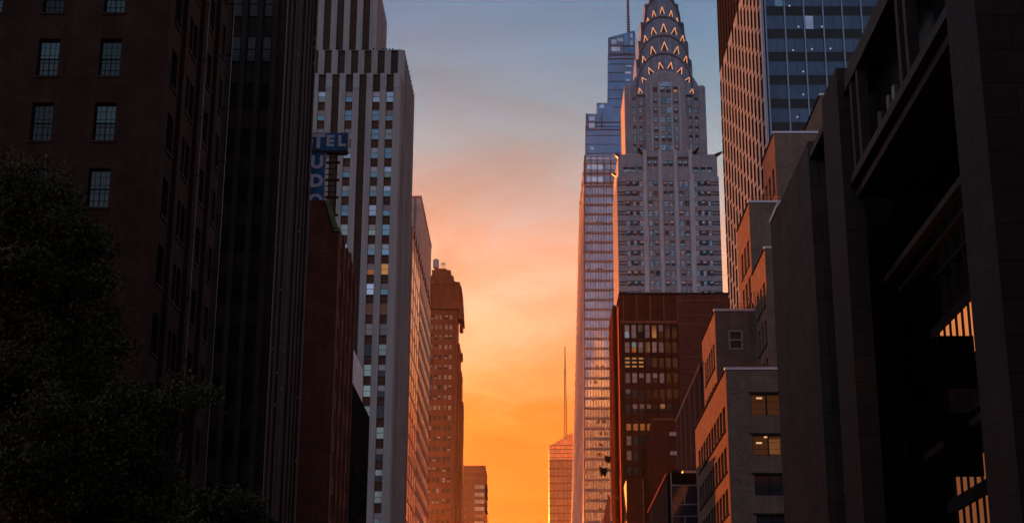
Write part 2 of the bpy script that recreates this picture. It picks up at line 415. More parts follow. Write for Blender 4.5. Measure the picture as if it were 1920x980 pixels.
def row(o, O, u0, u1, z0):                # helper: middle of the sill
    pass
def pick(*opts):                          # weighted choice
    r = random.random() * sum(w for w, _ in opts)
    for w, v in opts:
        r -= w
        if r <= 0: return v
    return opts[-1][1]

# ------------------------------------------------------------------ ground, street
mb = MB(); mb.face([(-4000, -3000, -0.02), (4000, -3000, -0.02), (4000, 6000, -0.02), (-4000, 6000, -0.02)], "earth"); structure("ground", mb)
mb = MB(); mb.face([(-12, -200, 0.0), (7.5, -200, 0.0), (7.5, 2500, 0.0), (-12, 2500, 0.0)], "asphalt"); structure("road", mb)
for nm, a, b in (("pavement", -17.0, -12.25), ("pavement", 7.75, 14.0)):
    mb = MB(); mb.box(a, b, -200, 1500, 0.0, 0.13, "pavement_slab"); structure(nm, mb)
for a, b in ((-12.25, -12.0), (7.5, 7.75)):
    mb = MB(); mb.box(a, b, -200, 1500, 0.0, 0.135, "kerb_stone"); structure("kerb", mb)
mb = MB()
for i in range(60):
    for x in (-7.1, -2.25, 2.6):
        mb.face([(x - 0.07, 20 + i * 9, 0.004), (x + 0.07, 20 + i * 9, 0.004), (x + 0.07, 23 + i * 9, 0.004), (x - 0.07, 23 + i * 9, 0.004)], "road_paint")
structure("road_markings", mb)

# ------------------------------------------------------------------ maroon brick apartment house, far left
X1, Y0, Y1, ZT = -17.4, 68.0, 81.0, 62.0
X0 = -34.0
root = thing("apartment_house", "maroon brick apartment house with multi-pane steel windows behind the trees", "apartment building", (X1, Y0, 0))
zc = [gz(p, Y0) for p in (106, 226, 350)]
pitch = (zc[0] - zc[2]) / 2
wz = [zc[2] - 1.0 + pitch * k for k in range(-7, 6)]
xa, xb = gx(206, 106, Y0), gx(90, 106, Y0)
cols = [xa, xb, xb - (xa - xb), xb - 2 * (xa - xb)]
HW = 1.92
east = [(x - 0.5 - X0, x + 0.5 - X0, z, z + HW) for x in cols for z in wz]
scol = [1.55, 4.35, 5.45, 8.0, 9.05, 11.4, 12.3]
sw = [1.15, 0.85, 0.85, 0.85, 0.85, 0.7, 0.7]
street = [(u - w / 2, u + w / 2, z, z + HW) for u, w in zip(scol, sw) for z in wz]
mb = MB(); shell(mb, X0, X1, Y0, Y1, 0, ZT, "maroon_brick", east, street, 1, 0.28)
for u0, u1 in ((2.6, 3.3), (6.3, 6.9), (10.0, 10.6)):      # shallow brick piers on the street side
    mb.box(X1 + 0.0, X1 + 0.22, Y0 + u0, Y0 + u1, 0, ZT - 0.02, "maroon_brick")
for x in cols:
    for z in wz: mb.box(x - 0.6, x + 0.6, Y0 - 0.07, Y0 + 0.02, z - 0.1, z, "charcoal_pilaster")
for u, w in zip(scol, sw):
    for z in wz: mb.box(X1 - 0.02, X1 + 0.07, Y0 + u - w / 2 - .08, Y0 + u + w / 2 + .08, z - 0.1, z, "charcoal_pilaster")
mb.build("wall", root)
specs = []
for j, z in enumerate(wz):
    for i, x in enumerate(cols):
        up = "house_pane" if j >= 8 else pick((3, "house_pane_dark"), (1, "house_pane"))
        if i == 1 and j == 8: up = "house_pane_dark"
        st = ("window_frame", 0.05, [up if random.random() < .7 else "house_pane_dark", up], 4, 5, 0.06)
        specs.append((Vector((x, Y0 + 0.28, z)), YN, 1.0, HW, st))
    for u, w in zip(scol, sw):
        st = ("window_frame", 0.05, ["house_pane_dark", pick((2, "house_pane_dark"), (1, "house_pane"))], 2, 4, 0.06)
        specs.append((Vector((X1 - 0.28, Y0 + u, z)), XP, w, HW, st))
place_windows(root, specs, keep=98)
for px0, yy in ((382, None), (425, None)):
    y = Y0 + 6.6 if px0 == 382 else Y1 - 0.12
    mb = MB(); mb.tube((X1 + 0.34, y, 0), (X1 + 0.34, y, ZT), 0.035, 0.035, "pipe_white")
    for k in range(18): mb.box(X1, X1 + 0.38, y - 0.05, y + 0.05, 2 + k * 3.2, 2.05 + k * 3.2, "rust_steel")
    mb.build("downspout", root)

# ------------------------------------------------------------------ black tower behind it
X1, Y0, Y1, ZT, X0 = -17.2, 98.0, 112.0, 84.0, -40.0
root = thing("office_tower", "almost black tower with thin vertical ribs beside the maroon brick house", "tower", (X1, Y0, 0))
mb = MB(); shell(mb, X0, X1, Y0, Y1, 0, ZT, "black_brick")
mb.build("wall", root)
for k in range(9):
    x = X1 - 0.55 - k * 1.05
    m2 = MB(); m2.box(x - 0.16, x + 0.16, Y0 - 0.22, Y0, 0, ZT - 0.03, "black_brick"); m2.build("pilaster", root)
for k, (u, w, d) in enumerate(((0.4, 0.5, .16), (2.2, .35, .1), (4.1, .4, .14), (6.3, .35, .1), (8.4, .45, .16), (10.5, .35, .1), (12.2, .35, .12), (13.6, .5, .18))):
    m2 = MB(); m2.box(X1, X1 + d, Y0 + u - w / 2, Y0 + u + w / 2, 0, ZT - 0.03, "charcoal_pilaster"); m2.build("pilaster", root)
for y in (0.02, 5.2, 13.9):
    m2 = MB(); m2.tube((X1 + 0.2, Y0 + y, 0), (X1 + 0.2, Y0 + y, ZT), 0.022, 0.022, "pipe_white", 6); m2.build("conduit", root)
for k in range(26):                          # little clamps and lamps on the conduits
    y = random.choice((0.6, 2.9, 5.2, 5.2, 9.4, 12.8)); z = random.uniform(12, 62)
    m2 = MB(); m2.box(X1 + 0.16, X1 + 0.26, Y0 + y - 0.05, Y0 + y + 0.05, z, z + 0.14, "pipe_white"); m2.build("bracket", root)
specs = []
op_z = [10 + 3.4 * k for k in range(20)]
for z in op_z:
    for k in range(8):
        x = X1 - 1.07 - k * 1.05
        specs.append((Vector((x, Y0 - 0.01, z)), YN, 0.62, 1.9, ("window_frame", 0.05, ["void_glass", "void_glass"], 1, 1, 0.06)))
place_windows(root, specs, keep=60)

# ------------------------------------------------------------------ red brick hotel with its sign
Y0, Y1, X0 = 118.0, 130.0, -36.0
xs, xt = -15.45, gx(610, 375, Y0)
zt, zs = gz(375, Y0), gz(434, Y0)
root = thing("brick_hotel", "dark red brick hotel with green copper coping under the blue sign", "hotel", (xs, Y0, 0))
mb = MB()
shs = [(1.2 + 2.75 * k, 1.2 + 2.75 * k + 0.85, z, z + 1.9) for k in range(4) for z in [3 + 3.3 * j for j in range(14)] if z + 2.2 < zs]
shell(mb, X0, xs, Y0, Y1, 0, zs, "red_brick", None, shs, 1, 0.25)
xm = gx(626, 432, Y0)
prof = [(X0, zs + 0.01), (xm, zs + 0.01), (xt, zt), (X0, zt)]
for y, fl in ((Y0, 1), (Y0 + .45, -1)): mb.face([(x, y, z) for x, z in prof][::fl], "red_brick")
for i in range(4):
    (xa, za), (xb, zb) = prof[i], prof[(i + 1) % 4]
    mb.face([(xa, Y0, za), (xa, Y0 + .45, za), (xb, Y0 + .45, zb), (xb, Y0, zb)], "red_brick")
for k in range(4):
    mb.box(xs - 0.02, xs + 0.18, Y0 + 2.3 + k * 2.75, Y0 + 2.75 + k * 2.75, 0, zs - 0.05, "red_brick")
for k in range(5): mb.box(xs - 0.5, xs + 0.0, Y0 + 1.0 + k * 2.4, Y0 + 1.9 + k * 2.4, zs, zs + 0.5 + 0.35 * (k % 2), "red_brick")
mb.build("wall", root)
mb = MB()
mb.hexa([(xt, Y0 - .12, zt - .1), (xm, Y0 - .12, zs + .1), (xm, Y0 + .5, zs + .1), (xt, Y0 + .5, zt - .1)][::-1],
        [(xt + .3, Y0 - .12, zt + .05), (xm + .35, Y0 - .12, zs + .3), (xm + .35, Y0 + .5, zs + .3), (xt + .3, Y0 + .5, zt + .05)][::-1], "verdigris")
mb.box(xm, xs + 0.06, Y0 - .12, Y0 + .6, zs + 0.012, zs + .3, "verdigris")
mb.build("coping", root)
specs = [(Vector((xs - 0.25, Y0 + (a + b) / 2, c)), XP, b - a, d - c, ("window_frame", 0.06, ["dark_pane", "brown_pane"], 1, 1, 0.06)) for a, b, c, d in shs]
place_windows(root, specs)
for k in range(3):
    m2 = MB(); m2.box(xs - 0.9 - k * .9, xs - .45 - k * .9, Y0 + 7 + k, Y0 + 7.5 + k, zs, zs + 1.2 + .3 * k, "red_brick"); m2.build("chimney", root)

# the sign: HOTEL across, TUDOR down from its T
SY = 119.0
def text_mb(ch, size, name, parent, x, z, y, m="sign_letter"):
    cu = bpy.data.curves.new("letter", 'FONT'); cu.body = ch; cu.size = size; cu.extrude = 0.05; cu.offset = 0.045 * size
    cu.align_x = 'CENTER'; cu.resolution_u = 4
    t = bpy.data.objects.new("letter_tmp", cu); col.objects.link(t)
    dg = bpy.context.evaluated_depsgraph_get(); me = bpy.data.meshes.new_from_object(t.evaluated_get(dg))
    bpy.data.objects.remove(t); bpy.data.curves.remove(cu)
    me.materials.clear(); me.materials.append(MATS[m])
    o = bpy.data.objects.new(name, me); col.objects.link(o); o.parent = parent
    o.location = Vector((x, y, z)) - Vector(parent.location); o.rotation_euler = (R(90), 0, 0)
    return o
zt1, zb1, zb2 = gz(249, SY), gz(282, SY), gz(431, SY)
xv0, xv1, xh1 = gx(581.5, 300, SY), gx(609, 300, SY), gx(651, 266, SY)
cell = xv1 - xv0
xh0 = (xv0 + xv1) / 2 - (xh1 - (xv0 + xv1) / 2)
root = thing("hotel_sign", "blue T-shaped sign board reading HOTEL across and TUDOR downwards", "sign", (xv0, SY, zb2))
mb = MB()
mb.box(xh0, xh1, SY, SY + 0.55, zb1, zt1, "sign_blue"); mb.box(xv0, xv1, SY + 0.005, SY + 0.55, zb2, zb1 - 0.005, "sign_blue")
mb.build("board", root)
mb = MB()
mb.box(xh1 + .002, xh1 + .12, SY - 0.03, SY + 0.6, zb1 - .1, zt1 + .05, "sign_edge")
mb.box(xv1 + .002, xv1 + .09, SY - 0.02, SY + 0.5, zb2, zb1 - .12, "sign_edge")
mb.box(xh0, xh1, SY - .03, SY + .6, zb1 - .22, zb1 - .002, "rust_steel"); 
mb.build("trim", root)
zm = zb1 + (zt1 - zb1) * 0.18
text_mb("T", 1.62, "letter", root, (xv0 + xv1) / 2 + .02, zm - .02, SY - 0.02)
step = (xh1 - (xv0 + xv1) / 2) / 2.45
for k, ch in ((-2, "H"), (-1, "O"), (1, "E"), (2, "L")):
    text_mb(ch, 1.28, "letter", root, (xv0 + xv1) / 2 + k * step * (1.0 if abs(k) == 1 else 0.99), zm + .1, SY - 0.02)
for py, ch in ((317, "U"), (352, "D"), (389, "O"), (424, "R")):
    text_mb(ch, 1.45, "letter", root, (xv0 + xv1) / 2 - .02, gz(py, SY) + .1, SY - 0.02)
mb = MB()
for x in (xv1 + .35, xv1 + .95):
    mb.box(x - .05, x + .05, SY + .3, SY + .4, zs, zb1 - .2, "rust_steel")
for k in range(14):
    z = zs + .3 + (zb1 - zs - .3) * k / 14
    mb.box(xv1 + .05, xv1 + 1.0, SY + .31, SY + .39, z, z + .07, "rust_steel")
    if k % 3 == 0: mb.box(xv1, xv1 + 1.2, SY + .2, SY + .5, z, z + .12, "rust_steel")
mb.build("lattice", root)

# ------------------------------------------------------------------ low dark building with the white roof screen
Y0, Y1, X1, X0 = 131.0, 145.5, -15.5, -30.0
zr = gz(717, 131.0)
root = thing("low_building", "low dark building with white corrugated screen on its roof, beside the hotel", "building", (X1, Y0, 0))
sop = [(0.5 + 1.3 * k, 1.3 + 1.3 * k, 1.0 + 4 * j, 4.4 + 4 * j) for k in range(11) for j in range(8) if 4.4 + 4 * j < zr - 1]
mb = MB(); shell(mb, X0, X1, Y0, Y1, 0, zr, "dark_slate", None, sop, 1, 0.2); mb.build("wall", root)
place_windows(root, [(Vector((X1 - .2, Y0 + (a + b) / 2, c)), XP, b - a, d - c, ("window_frame", .05, ["dark_pane"], 1, 1, .05)) for a, b, c, d in sop])
zw = gz(652, 131.0)
mb = MB()
n = 30
for k in range(n):
    y = Y0 + 0.1 + 8.4 * k / n
    mb.box(X1 - .45, X1 - (.12 if k % 2 else .05), y, y + 8.4 / n - .01, zr + .02, zw, "white_sheet")
mb.build("roof_screen", root)

# ------------------------------------------------------------------ white striped skyscraper
Y0 = 261.0; X1 = gx(742, 490, Y0); X0 = -62.0
root = thing("striped_skyscraper", "tall skyscraper striped with white piers and brown window columns behind the blue hotel sign", "skyscraper", (X1, Y0, 0))
z1, z2 = gz(139, Y0), gz(94, 265.0)
FL = 3.62
mb = MB()
rec = []
u0 = X1 - X0
k = 0
bays = []
while True:
    a = u0 - 1.25 - k * 2.46 - 1.32
    if a < 0.5: break
    bays.append((k, a, a + 1.32)); k += 1
street_rec = [(1.6 + 2.3 * k, 2.5 + 2.3 * k, 2, 0) for k in range(9)]
def striped(mb, x0, x1, y0, y1, zb, ztop, bays, windows, specs, srec=True, cap=None, blank_top=0.0):
    ops = [(a, b, 0.0, ztop - zb - 0.05) for _, a, b in bays]
    st = [(1.2 + 2.2 * k, 2.2 + 2.2 * k, 0.0, ztop - zb - 1.0) for k in range(int((y1 - y0 - 2) / 2.2))] if srec else None
    shell(mb, x0, x1, y0, y1, zb, ztop, "white_brick", ops, st, 1, 0.45)
    if st:
        for a, b, c, d in st:
            mb.face([(x1 - .45, y0 + a, zb), (x1 - .45, y0 + b, zb), (x1 - .45, y0 + b, zb + d), (x1 - .45, y0 + a, zb + d)], "brown_spandrel")
    for kk, a, b in bays:
        xa, xb = x0 + a, x0 + b
        has = windows(kk)
        z = zb; 
        if not has:
            mb.face([(xa, y0 + .45, zb), (xb, y0 + .45, zb), (xb, y0 + .45, ztop - .05), (xa, y0 + .45, ztop - .05)], "brown_blank")
            for j in range(3):
                xr = xa + .3 + j * .36
                mb.box(xr - .04, xr + .04, y0 + .36, y0 + .44, zb, ztop - .06, "brown_spandrel")
            continue
        zlast = zb
        nf = int((ztop - zb) / FL) + 1
        zref = z1 - 3.3 - blank_top
        levels = [zref - FL * j for j in range(60)]
        levels = sorted(l for l in levels if zb < l - 2.05 and l < ztop - .3)
        for l in levels:
            mb.face([(xa, y0 + .45, zlast), (xb, y0 + .45, zlast), (xb, y0 + .45, l - 2.05), (xa, y0 + .45, l - 2.05)], "brown_spandrel")
            mb.box(xa, xb, y0 + .30, y0 + .44, l - 2.20, l - 2.05, "brown_blank")
            j = round((zref - l) / FL)
            lo = pick((4, "teal_pane"), (2, "blue_pane"), (2, "green_pane")); up = pick((3, "blind_pane"), (2, "blue_pane"), (2, "dull_blind"))
            if j >= 12: lo, up = pick((3, "green_pane"), (2, "dark_pane")), pick((3, "green_pane"), (1, "dull_blind"))
            if j == 9 and kk == 0: lo = up = "lit_pane"
            elif j == 9 and kk == 1: lo, up = "lit_deep", "dull_blind"
            elif j == 11 and kk < 2: lo = up = "lit_faint"
            elif j in (12,) and kk < 2: lo = up = "dull_blind"
            elif random.random() < 0.3: up = lo
            if ztop > z1 + 1 and random.random() < .8: lo, up = "teal_pane", pick((1, "blue_pane"), (1, "teal_pane"))
            specs.append((Vector(((xa + xb) / 2, y0 + .44, l - 2.05)), YN, xb - xa, 2.05, ("steel_frame", 0.07, [lo, up], 1, 1, 0.06)))
            zlast = l
        mb.face([(xa, y0 + .45, zlast), (xb, y0 + .45, zlast), (xb, y0 + .45, ztop - .05), (xa, y0 + .45, ztop - .05)], "brown_blank")
specs = []
striped(mb, X0, X1, Y0, 265.0, 0, z1, bays, lambda k: k in (0, 1, 3, 5, 7, 9, 11), specs, srec=False)
X2, Y2 = gx(759, 94, 265.0), 265.0
u2 = X2 - X0
b2 = [(k, u2 - 1.2 - k * 2.46 - 1.32, u2 - 1.2 - k * 2.46) for k in range(13)]
striped(mb, X0, X2, Y2, gy(772, 171, X2), z1 - 12, z2, b2, lambda k: True, specs)
mb2 = MB(); shell(mb2, X0, X2 - .02, Y2 + .6, gy(772, 171, X2), 0, z1 - 12, "white_brick", None, [(1.0 + 2.2 * k, 2.0 + 2.2 * k, 0.0, z1 - 13) for k in range(7)], 1, 0.45)
for k in range(7):
    mb2.face([(X2 - .4, Y2 + 1.6 + 2.2 * k, 0), (X2 - .4, Y2 + 2.6 + 2.2 * k, 0), (X2 - .4, Y2 + 2.6 + 2.2 * k, z1 - 12.5), (X2 - .4, Y2 + 1.6 + 2.2 * k, z1 - 12.5)], "brown_spandrel")
for k in range(8):     # projecting piers step the corner
    mb2.box(X2 - .02, X2 + .30 + .03 * k, Y2 + 2.7 + 2.2 * k - .45, Y2 + 2.7 + 2.2 * k + .2, 0, gz(177, 283) , "white_brick")
X3 = gx(706, 93, 270.0); Y3 = 269.0
z3 = gz(44, 288.0)
u3 = X3 - X0
b3 = [(k, u3 - 1.35 - k * 2.46 - 1.32, u3 - 1.35 - k * 2.46) for k in range(12)]
striped(mb, X0, X3, Y3, 288.0, z2 - 12, z3, b3, lambda k: k in (2, 4, 5), specs)
mb.build("wall", root); mb2.build("side_wall", root)
for k in range(9):
    mb = MB(); mb.box(X2 - 6 + k * .6, X2 - 5.7 + k * .6, Y2 + .2, Y2 + .5, z2, z2 + random.uniform(.15, .5), "rust_steel"); mb.build("roof_post", root)
mb = MB()
for kk, a, b in bays:    # pale caps of the lower piers
    mb.box(X0 + b + .02, X0 + b + 1.12, Y0 - .06, Y0 + .1, z1 - 3.1, z1 + .15, "grey_panel")
mb.build("pier_cap", root)
place_windows(root, specs, keep=98)

# ------------------------------------------------------------------ bronze fronted block reflecting the sunset
X1, Y0, Y1, X0 = -23.2, 284.6, 341.0, -60.0
zr = gz(424, 284.5)
root = thing("glass_block", "office block with gold glass shining along the street below the grey slab", "office building", (X1, Y0, 0))
mb = MB(); shell(mb, X0, X1, Y0, Y1, 0, zr, "bronze_band"); mb.build("wall", root)
for k in range(4):
    mb = MB()
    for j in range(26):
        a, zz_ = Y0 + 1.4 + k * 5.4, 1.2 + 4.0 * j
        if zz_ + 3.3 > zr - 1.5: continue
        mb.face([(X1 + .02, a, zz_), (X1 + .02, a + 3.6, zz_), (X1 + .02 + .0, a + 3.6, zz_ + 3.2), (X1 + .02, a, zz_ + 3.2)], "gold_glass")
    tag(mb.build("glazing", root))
mb = MB()
for k in range(5): mb.box(X1, X1 + .06, Y0 + .2 + k * 5.4, Y0 + .8 + k * 5.4, 0, zr - .02, "bronze_band")
mb.build("pier", root)
mb = MB()
for j in range(27):
    z = 0.9 + 3.75 * j
    if z + 1.6 < zr: mb.box(X1, X1 + .12, Y0 + 23.0, Y1, z, z + 1.5, "rose_glow_panel")
for j in range(26):
    z = 0.9 + 3.75 * j
    if z + 3.9 < zr: mb.face([(X1 + .03, Y0 + 23, z + 1.5), (X1 + .03, Y1, z + 1.5), (X1 + .03, Y1, z + 3.75), (X1 + .03, Y0 + 23, z + 3.75)], "bronze_glass")
mb.build("spandrel", root)
for k in range(24):
    mb = MB(); mb.box(X1 - .1, X1 + .15, Y0 + 1 + k * 2.3, Y0 + 2.4 + k * 2.3, zr - 1.2, zr + .35, "tower_dark" if k % 2 else "bronze_band"); mb.build("parapet_block", root)

X1, Y0, X0 = -26.0, gy(788, 371, -26.0) + 2.5, -52.0
Y1 = Y0 + 38
zr = gz(371, Y0)
root = thing("slab_tower", "plain grey slab tower, side wall tinted rose for sunset glow, rising behind the gold block", "office building", (X1, Y0, 0))
mb = MB(); shell(mb, X0, X1, Y0, Y1, 0, zr, "grey_panel", smat="rose_glow_panel"); mb.build("wall", root)  # street side coloured rose for the sunset glow, front stays grey
mb = MB()
for k in range(3): mb.box(X1 - 1.5 - k * 3.2, X1 - 1.2 - k * 3.2, Y0 - .15, Y0, 0, zr - .03, "steel_frame")
mb.build("fin", root)
mb = MB(); mb.box(X0 - .1, X1 + .12, Y0 - .12, Y1 + .1, zr + .003, zr + .5, "rose_glow_panel"); mb.build("coping", root)

# ------------------------------------------------------------------ brown art deco tower with a buttressed crown
Y0 = 620.0; X1 = gx(857, 592, Y0); X0 = -44.3
zcb, zct = gz(578, Y0), gz(534, Y0)
root = thing("deco_tower", "brown brick art deco tower with buttressed crown and a roof tank", "tower", (X1, Y0, 0))
mb = MB()
cols = [gx(p, 640, Y0) for p in (840.5, 821.5, 806)]
cw = [3.2, 2.9, 2.9]
rows = [gz(py, Y0) - 1.0 for py in (594, 612.5, 630)]
dz = rows[0] - rows[1]
wz = [rows[0] - dz * k for k in range(24)]
east = []
for c, w in zip(cols, cw):
    for z in wz:
        east += [(c - w / 2 - X0, c - .25 - X0, z, z + 1.9), (c + .25 - X0, c + w / 2 - X0, z, z + 1.9)]
east = [e for e in east if e[0] > .1]
shell(mb, X0, X1, Y0, Y0 + 18, 0, zcb, "buff_brick", east, None, 1, 0.3)
for a, b in ((843.5 + 4, 850), (829, 834), (811.5, 815.5)):   # pilasters between the window columns
    mb.box(gx(a, 640, Y0), gx(b, 640, Y0), Y0 - .5, Y0, 0, zcb - .02, "buff_brick")
for k, (dx, pz) in enumerate(((1.1, 640), (1.9, 690), (2.6, 745))):   # stepped street side
    mb.box(X1, X1 + dx, Y0 + 3 + k * 2, Y0 + 18, 0, gz(pz, Y0), "buff_brick")
for pz in (600, 655, 700, 748, 790):
    mb.box(X1 + .8, X1 + 2.3, Y0 + 6, Y0 + 9, gz(pz + 14, Y0), gz(pz, Y0), "terracotta")
mb.build("wall", root)
mb = MB()
mb.box(X0 - .4, X1 + .5, Y0 - 1.2, Y0 + 19, zcb + .01, zct, "buff_brick", "roof_gravel")
mb.box(X0 - .5, X1 + .9, Y0 - 1.7, Y0 + 19.5, zcb - .5, zcb + .7, "terracotta")
mb.box(X0 - .5, X1 + 1.0, Y0 - 1.7, Y0 + 19.5, zct - .1, zct + .9, "terracotta")
mb.hexa([(X1 + .5, Y0 + 1, zcb - 4.2), (X1 + 2.6, Y0 + 1, zcb - 4.2), (X1 + 2.6, Y0 + 17, zcb - 4.2), (X1 + .5, Y0 + 17, zcb - 4.2)],
        [(X1 + .5, Y0 + 1, zct - .2), (X1 + 1.6, Y0 + 1, zct - .2), (X1 + 1.6, Y0 + 17, zct - .2), (X1 + .5, Y0 + 17, zct - .2)], "terracotta")
for p in (812, 826, 842):
    x = gx(p, 550, Y0); mb.box(x - .5, x + .5, Y0 - 1.9, Y0 - 1.2, zcb + .8, zct - .2, "buff_brick")
mb.build("cornice", root)
mb = MB()
tiers = [(853.5, 526), (850, 514), (844.5, 501), (836, 496)]
zlo = zct + .9
for k, (p, py) in enumerate(tiers):
    zh = gz(py, Y0)
    mb.box(X0 + k, gx(p, py, Y0), Y0 + .6 + k * 1.6, Y0 + 18 - k * 2, zlo if k == 0 else zlo - .0 + .005, zh, "buff_brick", "roof_gravel")
    n = 5 - k
    for j in range(n):
        x = gx(p, py, Y0) - .5 - j * 2.1
        mb.box(x - .45, x + .45, Y0 + .1 + k * 1.6, Y0 + .6 + k * 1.6, zct + 1, zh - .3, "terracotta")
mb.build("crown", root)
zt_ = gz(496, Y0)
mb = MB(); xt_ = gx(816, 486, Y0)
mb.tube((xt_, Y0 + 6, zt_ + .4), (xt_, Y0 + 6, gz(480, Y0)), 1.25, 1.25, "tank_grey", 16); mb.tube((xt_, Y0 + 6, gz(480, Y0)), (xt_, Y0 + 6, gz(477, Y0)), 1.35, .2, "tank_grey", 16)
for k in range(4):
    a = math.pi / 4 + k * math.pi / 2; mb.box(xt_ + math.cos(a) - .1, xt_ + math.cos(a) + .1, Y0 + 6 + math.sin(a) - .1, Y0 + 6 + math.sin(a) + .1, zt_, zt_ + .5, "rust_steel")
mb.build("water_tank", root)
mb = MB()
for p in (827, 830, 833): 
    x = gx(p, 490, Y0); mb.box(x - .08, x + .08, Y0 + 5, Y0 + 5.2, zt_, gz(484, Y0), "rust_steel")
mb.box(gx(825, 490, Y0), gx(834, 490, Y0), Y0 + 5, Y0 + 5.2, gz(489, Y0), gz(488, Y0), "rust_steel")
for p in (857, 860, 863):
    x = gx(p, 530, Y0); mb.box(x - .1, x + .1, Y0 + 3, Y0 + 3.2, zct + .5, gz(527, Y0), "terracotta")
mb.build("roof_rail", root)
specs = []
for a, b, c, d in east:
    far_dark = c < rows[0] - dz * 9
    lo = pick((3, "dull_blind"), (2, "brown_pane"), (.25, "lit_deep")) if not far_dark else pick((1.5, "dull_blind"), (4, "brown_pane"), (.3, "lit_deep"))
    up = pick((3, "dull_blind"), (1, "brown_pane")) if not far_dark else pick((1, "dull_blind"), (3, "brown_pane"))
    specs.append((Vector((X0 + (a + b) / 2, Y0 + .28, c)), YN, b - a, d - c, ("bronze_frame", .12, [lo, up], 1, 1, .08)))
place_windows(root, specs, keep=98)

# ------------------------------------------------------------------ small block closing the street on the left
Y0 = 800.0; X1 = gx(910, 880, Y0); X0 = -36.0; zr = gz(872, Y0)
root = thing("small_block", "low brown block with pale window bands at the foot of the art deco tower", "office building", (X1, Y0, 0))
wz = [gz(py + 5, Y0) for py in (911, 925, 938.5, 952, 965.5, 979)]
ops = [(gx(889.5, 930, Y0) - X0, gx(908.5, 930, Y0) - X0, z, z + 2.2) for z in wz] + [(gx(871.5, 930, Y0) - X0, gx(874.5, 930, Y0) - X0, z, z + 1.9) for z in wz]
mb = MB(); shell(mb, X0, X1, Y0, Y0 + 26, 0, zr, "far_brown", ops, None, 1, .3)
for py in (880, 893): mb.box(X0, X1 + .4, Y0 - .5, Y0 + 26, gz(py + 4, Y0), gz(py, Y0), "terracotta")
for py in (905, 919, 933, 946, 960): mb.box(X1, X1 + .8, Y0 + 3, Y0 + 26, gz(py + 5, Y0), gz(py, Y0), "far_brown")
mb.box(gx(861, 950, Y0), gx(864, 950, Y0), Y0 - 1.2, Y0, 0, gz(948, Y0), "sunlit_orange")
mb.build("wall", root)
specs = [(Vector((X0 + (a + b) / 2, Y0 + .28, c)), YN, b - a, d - c, ("bronze_frame", .15, ["lit_deep" if (b - a < 2 or i == 4) else "dull_blind"], 6 if b - a > 2 else 1, 1, .1)) for i, (a, b, c, d) in enumerate(ops)]
place_windows(root, specs)

# ================================================================== right side of the street
# ------------------------------------------------------------------ far glass block with wedge roof
Y0 = 1150.0
root = thing("wedge_roof_tower", "distant reddish tower with a sloping copper glass roof and tall mast", "skyscraper", (gx(1030, 900, Y0), Y0, 0))
xa, xb, xc = gx(1030, 900, Y0), gx(1066, 900, Y0), gx(1100, 900, Y0)
zl, zh, zm = gz(836, Y0), gz(815, Y0), gz(860, Y0)
mb = MB(); shell(mb, xa, xc, Y0, Y0 + 40, 0, zm, "far_glass")
for k in range(12):
    z = zm - 5.5 * k - 2; mb.box(xa - .3, xc, Y0 - .4, Y0 + .2, z, z + 1.0, "far_brown")
for k in range(5): mb.box(xa + k * 3.4 - .15, xa + k * 3.4 + .15, Y0 - .5, Y0, 0, zm, "far_brown")
mb.build("wall", root)
mb = MB(); b = [(xa, Y0, zm), (xc, Y0, zm), (xc, Y0 + 40, zm), (xa, Y0 + 40, zm)]
slope = (zh - zl) / (xb - xa)
mb.hexa(b, [(xa, Y0, zl), (xc, Y0, zl + slope * (xc - xa)), (xc, Y0 + 40, zl + slope * (xc - xa)), (xa, Y0 + 40, zl)], "copper_glass")
for k in range(4):
    z = zm + 1 + k * 3; mb.box(xa - .2, xc, Y0 - .3, Y0 + .1, z, z + .4, "far_brown")
mb.build("roof", root)
mb = MB(); xm = gx(1060.5, 730, Y0) - .2; zq = gz(645, Y0); zb = gz(819, Y0)
ym = Y0 + 6
mb.tube((xm, ym, gz(700, Y0)), (xm, ym, zq), .6, .3, "rust_steel")
nseg = 16
for sx in (-1, 1):
    for sy in (-1, 1): mb.tube((xm + sx * 1.1, ym + sy * 1.1, zb - 2), (xm + sx * .4, ym + sy * .4, gz(690, Y0)), .36, .26, "rust_steel", 5)
for k in range(nseg):
    t = k / nseg; z = zb + (gz(690, Y0) - zb) * t; w = 1.1 - .7 * t; z2_ = z + (gz(690, Y0) - zb) / nseg
    mb.tube((xm - w, ym - w, z), (xm + w, ym - w, z2_), .2, .2, "rust_steel", 4)
    mb.tube((xm + w, ym - w, z), (xm - w, ym - w, z), .2, .2, "rust_steel", 4)
mb.box(xm - 2.2, xm + 2.2, ym - 2, ym + 2, zb - 2, zb - 1, "rust_steel")
mb.build("mast", root)

